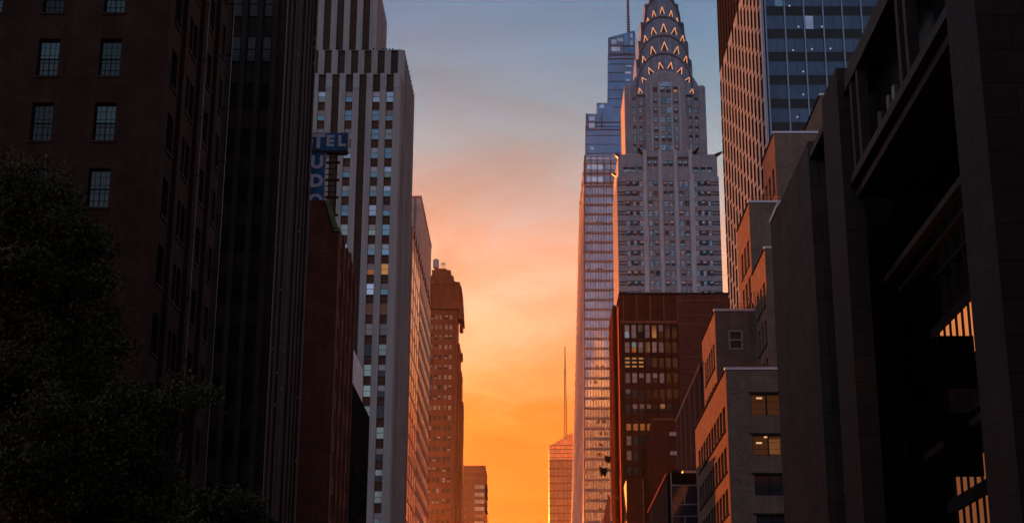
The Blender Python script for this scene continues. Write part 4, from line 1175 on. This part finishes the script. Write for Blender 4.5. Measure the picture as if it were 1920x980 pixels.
for k in range(n):
    a, b = k / n, (k + 1) / n
    P = lambda t, s_: (lerp(xf0, xf1, s_) + t * 2.0 * (0.25 + .75 * s_), YF + .25 * math.sin(t * 9 + s_ * 3) , lerp(zf0, zf1, s_) - t * .5)
    for j in range(6):
        mb.face([P(a, (j + 1) / 6), P(b, (j + 1) / 6), P(b, j / 6), P(a, j / 6)], "flag_white_sunlit" if k % 2 == 0 else "flag_red")
fl_ = mb.build("cloth", root)
sm = fl_.modifiers.new("thickness", 'SOLIDIFY'); sm.thickness = .03

# ------------------------------------------------------------------ dark tower with rose piers, right
Y0, X0 = 217.0, 34.9; Y1 = gy(1352, 200, X0); X1 = 78.0; ZT = 165.0
root = thing("curtain_wall_tower", "dark glass office tower with pale mullions and rose piers rising behind the stepped brick house", "office tower", (X0, Y0, 0))
FH = 3.82
zb = gz(137, Y1)
mb = MB()
n = 14; bay = (Y1 - Y0) / n
rows = [zb - 2.9 - FH * k for k in range(int(zb / FH))]
ops = []
for i in range(n):
    for j, z in enumerate(rows):
        if z < 6: continue
        ops.append((i * bay + bay * .54, i * bay + bay * .98, z - .45 - 1.9 * (i % 2), z + 2.85 - 1.9 * (i % 2)))
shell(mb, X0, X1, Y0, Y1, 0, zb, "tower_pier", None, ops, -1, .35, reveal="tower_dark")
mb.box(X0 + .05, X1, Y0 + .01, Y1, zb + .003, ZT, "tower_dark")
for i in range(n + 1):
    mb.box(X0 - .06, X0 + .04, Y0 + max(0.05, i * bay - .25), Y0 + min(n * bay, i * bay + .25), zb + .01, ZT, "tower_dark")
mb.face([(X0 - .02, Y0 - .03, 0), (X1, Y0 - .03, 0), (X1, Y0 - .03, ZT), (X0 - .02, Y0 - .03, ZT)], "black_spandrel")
mb.build("wall", root)
specs = []
for a, b, c, d in ops:
    specs.append((Vector((X0 + .30, Y0 + (a + b) / 2, c)), XN, b - a, d - c, ("tower_dark", .12, ["dark_pane"], 1, 1, .34)))
place_windows(root, specs, name="side_window", keep=96)
specs = []
xs0 = X0 + .55
bw = 2.93
zrow0 = gz(72, Y0) + .2
rows = [zrow0 - 1.0 + FH * (k) for k in range(-20, 10)]
base = gz(107 / 2 + 3, Y0)
for k in range(12):
    for j in range(-9, 5):
        z = gz(55.5, Y0) + j * FH
        if z > 140: continue
        for q in range(2):
            w = (bw - .3) / 2
            x = xs0 + k * bw + .15 + w / 2 + q * w
            pane = "navy_glass"
            if j == 0 and k == 2 and q == 0: pane = "blue_pane"
            if j == 1 and k == 0 and q == 1: pane = "teal_pane"
            specs.append((Vector((x, Y0 - .05, z)), YN, w - .03, 2.28, ("steel_frame", .035, [pane], 1, 1, .04)))
place_windows(root, specs, keep=97)
mb = MB()
for k in range(13):
    x = xs0 + k * bw; mb.box(x - .10, x + .10, Y0 - .32, Y0 - .03, 0, ZT, "steel_mullion")
mb.box(X0 - .12, X0 + .22, Y0 - .2, Y0 - .03, 0, ZT, "steel_mullion")
mb.build("mullion", root)
for p, q in ((1497, 51), (1541, 51), (1487, 95), (1522, 93), (1557, 92), (1506, 135), (1549, 134), (1506, 178), (1495, 220), (1480, 12)):
    m2 = MB(); x, z = gx(p, q, Y0), gz(q, Y0); m2.box(x - .10, x + .10, Y0 - .14, Y0 - .06, z - .10, z + .10, "lamp_cool"); m2.build("ceiling_light", root)

# ------------------------------------------------------------------ ribbed dark block further along, and the low framed one
Y0, X0 = 162.5, 18.0; Y1 = gy(1270, 800, X0); zr = gz(692, Y0 + 1)
root = thing("ribbed_building", "dark glass building with close bright vertical ribs, between brick steps and brown block", "office building", (X0, Y0, 0))
mb = MB(); shell(mb, X0, X0 + 16, Y0, Y1, 0, zr, "tower_dark"); mb.build("wall", root)
mb = MB(); mb.box(X0 - .25, X0 + 16, Y0 - .1, Y1 + .1, zr + .003, zr + .5, "steel_dark"); mb.build("coping", root)
mb = MB(); nr = 26
for k in range(nr):
    y = Y0 + .5 + (Y1 - Y0 - 1) * k / nr
    mb.box(X0 - .30, X0 + .02, y, y + .16, 0, zr - .02, "steel_dark" if k % 5 else "stone_band")  # every fifth rib redder, painted for the orange lit streaks
mb.build("rib", root)
specs = []
nr2 = 11; pw = (Y1 - Y0 - 1) / nr2
for k in range(nr2):
    for j in range(9):
        z = zr - 4.0 - 4.1 * j
        if z < 1: continue
        specs.append((Vector((X0 - .03, Y0 + .5 + pw * (k + .5), z)), XN, pw * .8, 3.3, ("tower_dark", .06, [pick((3, "mullion_glass"), (2, "tower_dark"), (1, "bronze_glass"))], 2, 1, .04)))
place_windows(root, specs)

Y0, X0 = 158.5, 13.7; Y1 = Y0 + 27; zr = gz(886, Y0); X1 = 17.9
root = thing("framed_building", "low black glazed building with pale window grid, squeezed beside the stepped brick house", "building", (X0, Y0, 0))
mb = MB(); shell(mb, X0, X1, Y0, Y1, 0, zr, "dark_slate"); mb.build("wall", root)
mb = MB()
for p in (908, 944, 966): mb.box(X0 + .3, X1, Y0 - .12, Y0, gz(p + 2, Y0), gz(p, Y0), "pale_frame")
mb.box(X0 + .25, X0 + .37, Y0 - .14, Y0, 0, zr, "pale_frame")
x = gx(1283, 920, Y0); mb.box(x - .05, x + .05, Y0 - .1, Y0, gz(944, Y0), gz(908, Y0), "pale_frame"); mb.box(x - .05, x + .05, Y0 - .1, Y0, 0, gz(966, Y0), "pale_frame")
mb.build("grid_frame", root)
for (a, b) in ((910, 943), (946, 965), (968, 1000)): mb = MB(); mb.face([(X0 + .4, Y0 - .02, gz(b, Y0)), (X1, Y0 - .02, gz(b, Y0)), (X1, Y0 - .02, gz(a, Y0)), (X0 + .4, Y0 - .02, gz(a, Y0))], "navy_glass"); mb.build("pane", root)
mb = MB()
for k in range(14): mb.box(X0 - .12, X0, Y0 + .6 + k * 1.9, Y0 + .85 + k * 1.9, 0, zr - .4, "steel_dark")
mb.box(X0 - .2, X0, Y0, Y1, zr - .3, zr + .02, "stone_band")
mb.build("rib", root)
mb = MB(); mb.box(X0 + 1.6, X0 + 3.0, Y0 + .6, Y0 + 1.6, zr, zr + .35, "pale_frame"); mb.box(X0 + .5, X0 + 1.2, Y0 + 1, Y0 + 1.6, zr, zr + .5, "tower_dark"); mb.build("roof_plant", root)

# ------------------------------------------------------------------ stepped pale brick building
root = thing("stepped_brick_building", "pale brick building stepping up in terraces, its street side glowing orange", "apartment building", (16.4, 130, 0))
specs = []
def tier(X0, X1, Y0, Y1, zb, zt, sop, eop=None, cop=True, pane=None):
    mb = MB()
    shell(mb, X0, X1, Y0, Y1, zb, zt, "grey_brick", [(a - X0, b - X0, c - zb, d - zb) for a, b, c, d in (eop or [])], [(a - Y0, b - Y0, c - zb, d - zb) for a, b, c, d in sop], -1, .28)
    for a, b, c, d in sop: mb.box(X0 - .08, X0 + .02, a - .1, b + .1, c - .14, c, "window_frame")
    mb.build("wall", root)
    if cop:
        mb = MB()
        mb.box(X0 - .10, X1, Y0 - .10, Y0 + .25, zt + .004, zt + .22, "coping_metal")
        mb.box(X0 - .10, X0 + .25, Y0 + .252, Y1, zt + .004, zt + .22, "window_frame")
        mb.build("coping", root)
    for a, b, c, d in sop:
        p = pane or pick((5, "dark_pane"), (1, "brown_pane"))
        specs.append((Vector((X0 + .28, (a + b) / 2, c)), XN, b - a, d - c, ("window_frame", .07, [p, p], 2, 1, .1)))
# lowest mass
XA, YA = 16.4, 130.0; YA1 = gy(1303, 800, XA); zA_ = gz(693, YA)
wy = [YA + 1.5 + (YA1 - YA - 3.6) * k / 10 for k in range(10)]
sop = [(y, y + 1.75, zA_ - 4.9 - 3.55 * j, zA_ - 2.75 - 3.55 * j) for y in wy for j in range(8)]
sop = [s for s in sop if s[2] > 1]
xe0, xe1 = gx(1408, 757, YA), gx(1465, 757, YA)
erow = [(738, 778), (815, 853), (889, 928), (965, 1004)]
eop = [(xe0 + .02 * k, xe1 + .1, gz(b, YA), gz(a, YA)) for k, (a, b) in enumerate(erow)]
tier(XA, 30.0, YA, YA1, 0, zA_, sop, eop)
for k, (a, b, c, d) in enumerate(eop):
    pn = ["lit_faint", "lit_faint", "dark_pane", "dark_pane"][k]
    for q in range(2):
        w = (b - a) / 2
        specs.append((Vector((a + w * (q + .5), YA + .26, c)), YN, w, d - c, ("window_frame", .06, [pn] if k > 1 else ["lit_faint"], 1, 3, .08)))
for (px, py, w) in ((1424, 745, .5), (1437, 818, .35), (1424, 829, .5)):
    x, z = gx(px, py, YA), gz(py, YA); mb = MB(); mb.box(x - w / 2, x + w / 2, YA + .21, YA + .235, z - .06, z + .08, "lamp_warm"); mb.build("ceiling_light", root)
mb = MB()
a, c = gx(1440, 835, YA), gz(852, YA)
mb.box(a, gx(1463, 835, YA), YA + .225, YA + .24, c + .1, gz(822, YA), "orange_glow"); mb.build("lit_blind", root)
for pr in (736, 813, 887, 963):
    m2 = MB(); m2.box(xe0 - .15, xe1 + .2, YA - .1, YA, gz(pr + 1.5, YA), gz(pr - 1.5, YA), "window_frame"); m2.build("lintel", root)
# second mass
XB, YB_ = 18.0, gy(1340, 583, 18.0); YB1 = gy(1316, 640, XB); zB_ = gz(583, YB_)
sop = [(YB_ + 1.2 + 1.9 * k, YB_ + 2.55 + 1.9 * k, zB_ - 5.4 - 4.0 * j, zB_ - 2.9 - 4.0 * j) for k in range(6) for j in range(3) if YB_ + 2.9 + 1.9 * k < YB1]
e0, e1 = gx(1366, 637, YB_), gx(1393, 637, YB_)
tier(XB, 30.0, YB_, YB1, zA_ - .5, zB_, sop, [(e0, e1, gz(655, YB_), gz(619, YB_))])
specs.append((Vector(((e0 + e1) / 2, YB_ + .2, gz(655, YB_))), YN, e1 - e0, gz(619, YB_) - gz(655, YB_), ("pale_frame", .17, ["navy_glass", "navy_glass"], 1, 1, .26)))
# third mass (steps forward at the right), fourth, fifth, sixth
XC_ = 22.0; YC_ = gy(1434, 466, XC_); zC_ = gz(466, YC_); YC1 = gy(1404, 380, XC_)
sop = [(YC_ + 1.0 + 2.1 * k, YC_ + 2.3 + 2.1 * k, zC_ - 5.3 - 3.7 * j, zC_ - 2.9 - 3.7 * j) for k in range(3) for j in range(4)]
tier(XC_, 40.0, YC_, YC1 - .01, zA_ - .4, zC_, sop, pane="dull_blind")
YD1 = gy(1382, 431, XC_); zD_ = gz(380, YC1)
sop = [(YC1 + 1.2 + 2.3 * k, YC1 + 2.6 + 2.3 * k, zD_ - 6.2 - 3.9 * j, zD_ - 3.5 - 3.9 * j) for k in range(3) for j in range(3) if YC1 + 2.6 + 2.3 * k < YD1]
tier(XC_, 40.0, YC1, YD1, zB_ - 1, zD_, sop, pane="dull_blind")
XE = 26.0; YE = gy(1451, 250, XE); YE1 = gy(1430, 306, XE); zE_ = gz(250, YE)
sop = [(YE + 1.0 + 2.6 * k, YE + 2.5 + 2.6 * k, zE_ - 6.3 - 3.9 * j, zE_ - 3.5 - 3.9 * j) for k in range(3) for j in range(2) if YE + 2.6 + 2.6 * k < YE1]
tier(XE, 44.0, YE, YE1, zD_ - 1, zE_, sop, pane="dull_blind")
XF = 31.5; YF_ = gy(1538, 179, XF); YF1 = gy(1509, 247, XF); zF_ = gz(179, YF_)
tier(XF, 48.0, YF_, YF1, zE_ - 1, zF_, [])
place_windows(root, specs, keep=99)
def railing(name, x0, x1, y, z, h, n, parent):
    mb = MB()
    for k in range(n + 1):
        x = lerp(x0, x1, k / n); mb.box(x - .025, x + .025, y - .025, y + .025, z, z + h, "rust_steel")
    for t in (.5, 1.0): mb.box(x0, x1, y - .02, y + .02, z + h * t - .03, z + h * t, "rust_steel")
    mb.build(name, parent)
railing("railing", XC_ + .3, XC_ + 3.6, YC1 + .4, zD_ + .2, .75, 12, root)
railing("railing", XB + 2.2, XB + 4.6, YB_ + .4, zB_ + .2, .7, 9, root)
railing("railing", XA + 1.2, XA + 5.0, YA + .4, zA_ + .2, .3, 9, root)
mb = MB(); xx = gx(1399, 575, YB_ + 1)
for dx, h in ((0, 1.7), (.35, 2.2), (.5, 1.2)): mb.tube((xx + dx, YB_ + 1, zB_), (xx + dx + .25, YB_ + 1, zB_ + h), .06, .05, "rust_steel", 6)
mb.box(xx - .4, xx + .9, YB_ + .8, YB_ + 1.2, zB_ + .2, zB_ + .5, "window_frame"); mb.build("roof_pipe", root)

# ------------------------------------------------------------------ granite building with the glazed court, right foreground
XS = 14.5
zr = gz(165, 70.0)
root = thing("granite_building", "dark granite office building with tall piers and deep glazed court beside the stepped brick house", "office building", (XS, 47, 0))
yw0, yw1 = gy(1527, 490, XS), gy(1448, 490, XS)
mb = MB()
mb.box(XS, XS + 18, yw0, yw1, 0, zr, "granite_plain"); mb.build("side_wall", root)
mb = MB(); mb.box(XS - .06, XS + 3, yw1 - 3.2, yw1 + .06, zr + .004, zr + .25, "coping_metal"); mb.build("coping", root)
yp0, yp1 = gy(1590, 490, XS), gy(1558, 490, XS)
m2 = MB(); m2.box(XS, XS + .95, yp0, yp1, 0, zr + .5, "granite"); m2.build("pier", root)
yq0, yq1 = gy(1872, 490, XS), gy(1814, 490, XS)
m2 = MB(); m2.box(XS, XS + 1.6, yq0, yq1, 0, zr + 8, "granite"); m2.build("pier", root)
m2 = MB(); m2.box(XS + 1.6, XS + 2.6, yq0 + .3, yq1, 0, zr + 8, "granite"); m2.build("pier", root)
# recessed structure behind the piers
mb = MB()
xr = XS + 4.2
mb.face([(xr, yq1, 0), (xr, yw0, 0), (xr, yw0, zr), (xr, yq1, zr)], "void_glass")
mb.face([(XS + 1.0, yp1, 0), (XS + 1.0, yw0, 0), (XS + 1.0, yw0, zr - 1.2), (XS + 1.0, yp1, zr - 1.2)], "void_glass")
mb.build("court_glazing", root)
mb = MB()
for k in range(10):
    y = lerp(yq1, yp0, (k + .5) / 10); mb.box(xr - .25, xr - .01, y - .06, y + .06, 0, 34, "weathered_steel")
for k in range(9): mb.box(xr - .3, xr - .01, yq1, yp0, 3.5 * k + 2, 3.5 * k + 2.16, "weathered_steel")
for k in range(3):
    y = lerp(yp1, yw0, (k + .5) / 3); mb.box(XS + .85, XS + .99, y - .05, y + .05, 0, zr - 1.3, "weathered_steel")
for k in range(9): mb.box(XS + .8, XS + .99, yp1, yw0, 3.5 * k + 4, 3.5 * k + 4.2, "weathered_steel")
mb.build("mullion", root)
zf = CAMZ + 25.0; zbm = CAMZ + 20.3
mb = MB()
mb.box(XS + .25, XS + 12, yq1 + .02, yp0 - .02, zr - .9, zr - .05, "weathered_steel", "roof_gravel")      # roof edge
mb.box(XS + .5, XS + .9, yq1 + .02, yp0 - .02, zf + .42, zf + .75, "weathered_steel")
mb.box(XS + .3, XS + 4.0, yq1 + .02, yp0 - .02, zf, zf + .42, "weathered_steel")
mb.box(XS + .6, XS + 4.0, yq1 + .02, yp0 - .02, zf - .55, zf - .18, "weathered_steel")
mb.box(XS + 1.6, XS + 2.0, yq1 + .02, yp0 - .02, zbm, zbm + .3, "weathered_steel")
mb.box(XS + 2.2, XS + 2.5, yq1 + .02, yp0 - .02, zbm - .45, zbm - .25, "weathered_steel")
mb.box(XS + 2.8, XS + 3.1, yq1 + .02, yp0 - .02, zbm - 8.2, zbm - 7.9, "weathered_steel")
mb.box(XS + 0.05, XS + .95, yp1 + .02, yw0 - .02, zr - 1.0, zr - .6, "weathered_steel")
mb.build("beam", root)
mb = MB()
for y in (gy(1603, 240, XS + .4), gy(1616, 240, XS + .4), gy(1690, 90, XS + .4), gy(1705, 90, XS + .4)):
    mb = MB(); mb.box(XS + .3, XS + .75, y - .22, y + .22, zf + .43, zr - .92, "weathered_steel"); mb.build("post", root)
mb = MB()
mb.face([(XS + 1.3, yq1, zf + .42), (XS + 1.3, yp0, zf + .42), (XS + 1.3, yp0, zr - .9), (XS + 1.3, yq1, zr - .9)], "void_glass"); mb.build("upper_glazing", root)
for p, q in ((1645, 165), (1662, 140), (1672, 120), (1688, 85)):
    m2 = MB(); y = gy(p, q, XS + 1.25); m2.box(XS + 1.2, XS + 1.28, y - .16, y + .16, zf + .6, zf + 2.6, "dull_blind"); m2.build("blind", root)
# lit glazing deep in the court
xg = XS + 3.6
zt_ = CAMZ + 17.6; zs_ = CAMZ + 15.5
ya, yb = gy(1832, 600, xg), gy(1762, 628, xg)
mb = MB(); mb.face([(xg, ya - 1, zs_), (xg, yb + .6, zs_), (xg, yb + .6, zt_), (xg, ya - 1, zt_)], "court_glow"); mb.build("lit_glazing", root)
mb = MB()
for k in range(7):
    y = lerp(ya, yb, k / 6.0); mb.box(xg - .06, xg - .01, y - .13, y + .13, zs_, zt_, "tower_dark")
mb.box(xg - .15, xg - .02, ya - 1, yb + 1, zt_, zt_ + .4, "tower_dark")
ysl = ya - .5
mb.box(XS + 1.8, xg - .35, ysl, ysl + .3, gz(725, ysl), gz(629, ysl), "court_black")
mb.build("court_frame", root)
z2a, z2b = CAMZ + 6.2, CAMZ + 11.3
ya, yb = gy(1858, 900, xg), gy(1792, 900, xg)
mb = MB(); mb.face([(xg, ya - 1, z2a), (xg, yb, z2a), (xg, yb, z2b), (xg, ya - 1, z2b)], "court_glow_dim"); mb.build("lit_glazing", root)
mb = MB()
for k in range(6):
    y = lerp(ya, yb, k / 5.0); mb.box(xg - .06, xg - .01, y - .13, y + .13, z2a, z2b + .1, "tower_dark")
zq = CAMZ + (gz(905, lerp(ya, yb, .5)) - CAMZ)
mb.box(xg - .2, xg - .02, ya - 1, yb + 1, CAMZ + 9.6, CAMZ + 10.15, "tower_dark" if True else "weathered_steel")
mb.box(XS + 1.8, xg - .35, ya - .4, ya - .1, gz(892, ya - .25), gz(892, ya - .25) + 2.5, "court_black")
mb.build("court_frame", root)
for p, q in ((1787, 669), (1798, 781)):
    m2 = MB(); x = xg - .8; y = gy(p, q, x); m2.box(x - .05, x + .05, y - .12, y + .12, gz(q, y) - .03, gz(q, y) + .03, "lamp_warm"); m2.build("court_light", root)
# nearest wing right of the big pier
mb = MB(); mb.box(XS + 2.6, XS + 14, yq0 + 1.0, yq1 + 2, 0, gz(78, yq0 + 1), "granite"); mb.build("wing_wall", root)
mb = MB()
xg0 = gx(1897, 30, yq0 + 1.6)
mb.face([(xg0, yq0 + 1.6, gz(54, yq0 + 1.6)), (xg0 + 6, yq0 + 1.6, gz(54, yq0 + 1.6)), (xg0 + 6, yq0 + 1.6, zr + 8), (xg0, yq0 + 1.6, zr + 8)], "navy_glass"); mb.build("wing_glazing", root)
mb = MB(); mb.box(XS + 2.6, xg0, yq0 + 1.2, yq0 + 2, gz(78, yq0 + 1) + .01, zr + 8, "granite")
mb.box(xg0, xg0 + 6, yq0 + 1.2, yq0 + 1.7, gz(66, yq0 + 1.2), gz(55, yq0 + 1.2), "weathered_steel"); mb.build("wing_frame", root)

# ------------------------------------------------------------------ unseen plain blocks, added only to shade the street
def plain_block(name, label, x0, x1, y0, y1, z, m, group=None):
    r = thing(name, label, "apartment building", ((x0 + x1) / 2, y0, 0), group)
    mb = MB()
    side = 1 if x1 < 0 else -1
    W, H = y1 - y0, z
    ops = [(2 + 3.2 * i, 3.3 + 3.2 * i, 3 + 3.3 * j, 4.9 + 3.3 * j) for i in range(int((W - 4) / 3.2)) for j in range(int((H - 5) / 3.3))]
    shell(mb, x0, x1, y0, y1, 0, z, m, None, ops, side, .25)
    xg_ = (x1 - .24) if side > 0 else (x0 + .24)
    mb.face([(xg_, y0 + .3, .1), (xg_, y1 - .3, .1), (xg_, y1 - .3, z - .3), (xg_, y0 + .3, z - .3)], "dark_pane")
    mb.build("wall", r)
plain_block("shade_block", "unseen plain block added south of the camera to shade the foreground", -62, -24, -75, 20, 46, "black_brick")
plain_block("shade_block", "unseen plain block added north of the camera to shade the foreground", 24, 62, -75, 30, 120, "black_brick")
plain_block("shade_block", "unseen slab added behind the camera to shade the near fronts", -42, 60, -190, -150, 140, "black_brick")
plain_block("shade_block", "unseen brown slab added to keep the low sun off the granite building", -110, -53.0, 560, 568, 110, "far_brown")

# ------------------------------------------------------------------ trees
def tree(label, x, y, h, crown, seed, n, leaf, zbase=0.0):
    rng = random.Random(seed)
    r = thing("street_tree", label, "tree", (x, y, zbase), "trees in front of the maroon brick house")
    mb = MB()
    th = h * .42
    pts = [Vector((x, y, zbase)), Vector((x + rng.uniform(-.2, .2), y, zbase + th * .5)), Vector((x + rng.uniform(-.3, .3), y, zbase + th)), Vector((x, y, zbase + h * .8))]
    rad = [.36, .28, .2, .06]
    for i in range(3): mb.tube(pts[i], pts[i + 1], rad[i], rad[i + 1], "bark", 10)
    ends = []
    for cx_, cy_, cz_, cr in crown:
        c = Vector((x + cx_, y + cy_, zbase + cz_))
        st_ = pts[1].lerp(pts[3], rng.uniform(.35, .9))
        midp = st_.lerp(c, .5) + Vector((rng.uniform(-.4, .4), rng.uniform(-.4, .4), -.3))
        mb.tube(st_, midp, .12, .08, "bark", 6); mb.tube(midp, c, .08, .03, "bark", 6)
        for q in range(5):
            d = Vector((rng.gauss(0, 1), rng.gauss(0, 1), rng.gauss(.2, .8))).normalized() * cr * .85
            mb.tube(midp.lerp(c, rng.uniform(.4, 1)), c + d, .035, .012, "bark", 4)
            ends.append(c + d)
    mb.build("trunk", r)
    mb = MB()
    tot = sum(c[3] ** 2 for c in crown)
    for cx_, cy_, cz_, cr in crown:
        c = Vector((x + cx_, y + cy_, zbase + cz_))
        tufts = max(6, int(34 * cr ** 2 / 2.2))
        cent_ = []
        for q in range(tufts):
            d = Vector((rng.gauss(0, 1), rng.gauss(0, 1), rng.gauss(0, .85))).normalized()
            cent_.append((c + d * cr * rng.uniform(.45, 1.12), rng.choice(("leaf_mid", "leaf_mid", "leaf_dark", "leaf_light"))))
        m = int(n * cr ** 2 / tot)
        for q in range(m):
            cc, mm = cent_[rng.randrange(tufts)]
            p = cc + Vector((rng.gauss(0, .26), rng.gauss(0, .26), rng.gauss(0, .2)))
            a = Vector((rng.gauss(0, 1), rng.gauss(0, 1), rng.gauss(-.3, .7))).normalized()
            b = a.orthogonal().normalized(); b = (Matrix.Rotation(rng.uniform(0, 6.28), 3, a) @ b)
            L, Wd = leaf * rng.uniform(.7, 1.35), leaf * rng.uniform(.3, .5)
            nrm = a.cross(b)
            mb.face([p, p + a * L * .5 + b * Wd, p + a * L, p + a * L * .5 - b * Wd], mm)
    mb.build("crown", r)
def at(px, py, Y): return gx(px, py, Y), gz(py, Y)
T1Y = 44.0
x1, zt1_ = at(55, 330, T1Y)
h1 = zt1_
tree("tallest of the leafy street trees, rising in front of the maroon brick house", x1 - 1.0, T1Y, h1,
     [(a - x1 + 1.0, dy, z, r_) for (a, z), dy, r_ in (
         (at(20, 385, T1Y), 0, 1.25), (at(80, 375, T1Y), .3, 1.05), (at(130, 430, T1Y), -.2, .95), (at(60, 450, T1Y), .5, 1.35), (at(165, 470, T1Y), .2, .7), (at(150, 520, T1Y), 0, .85),
         (at(20, 530, T1Y), -.5, 1.4), (at(95, 540, T1Y), -.4, 1.35), (at(165, 615, T1Y), .2, .95), (at(60, 640, T1Y), 0, 1.5), (at(150, 690, T1Y), -.2, 1.2), (at(0, 720, T1Y), .4, 1.5), (at(90, 750, T1Y), -.6, 1.5), (at(185, 655, T1Y), 0, .6), (at(-60, 480, T1Y), 0, 1.4))],
     3, 42000, .125)
T2Y = 40.0
x2, z2_ = at(190, 800, T2Y)
tree("lower broad street tree with a branch reaching across the brick wall", x2, T2Y, at(190, 740, T2Y)[1] + .3,
     [(a - x2, dy, z, r_) for (a, z), dy, r_ in (
         (at(120, 840, T2Y), 0, 1.4), (at(210, 830, T2Y), 0, 1.0), (at(240, 870, T2Y), -.3, .95), (at(290, 900, T2Y), .1, .7), (at(235, 760, T2Y), .1, .55), (at(290, 755, T2Y), 0, .45), (at(345, 745, T2Y), 0, .38), (at(375, 738, T2Y), 0, .22), (at(300, 790, T2Y), .2, .4), (at(150, 930, T2Y), 0, 1.5), (at(255, 940, T2Y), 0, 1.1), (at(60, 900, T2Y), 0, 1.6))],
     7, 32000, .115)
T3Y = 50.0
x3, z3_ = at(400, 960, T3Y)
tree("lowest street tree, only its top showing beside the black tower", x3, T3Y, at(420, 930, T3Y)[1],
     [(a - x3, dy, z, r_) for (a, z), dy, r_ in (
         (at(340, 970, T3Y), 0, .75), (at(400, 950, T3Y), 0, .6), (at(440, 955, T3Y), .2, .55), (at(470, 985, T3Y), 0, .6), (at(400, 1010, T3Y), 0, 1.0), (at(330, 1020, T3Y), 0, 1.0), (at(480, 1030, T3Y), 0, .6))],
     11, 13000, .13)

# ------------------------------------------------------------------ evening haze
HAZE_DENSITY = 0.0000095
mb = MB(); mb.box(-900, 900, -260, 1400, -1.0, 560, "earth")
hz = mb.build("haze"); tag(hz, kind="stuff")
hm = bpy.data.materials.new("haze_air"); hm.use_nodes = True
t = hm.node_tree; t.nodes.clear()
pv = t.nodes.new("ShaderNodeVolumePrincipled"); pv.inputs["Color"].default_value = (0.94, 0.80, 0.68, 1)
pv.inputs["Density"].default_value = HAZE_DENSITY; pv.inputs["Anisotropy"].default_value = 0.9
ou = t.nodes.new("ShaderNodeOutputMaterial"); t.links.new(pv.outputs[0], ou.inputs["Volume"])
hz.data.materials.clear(); hz.data.materials.append(hm)
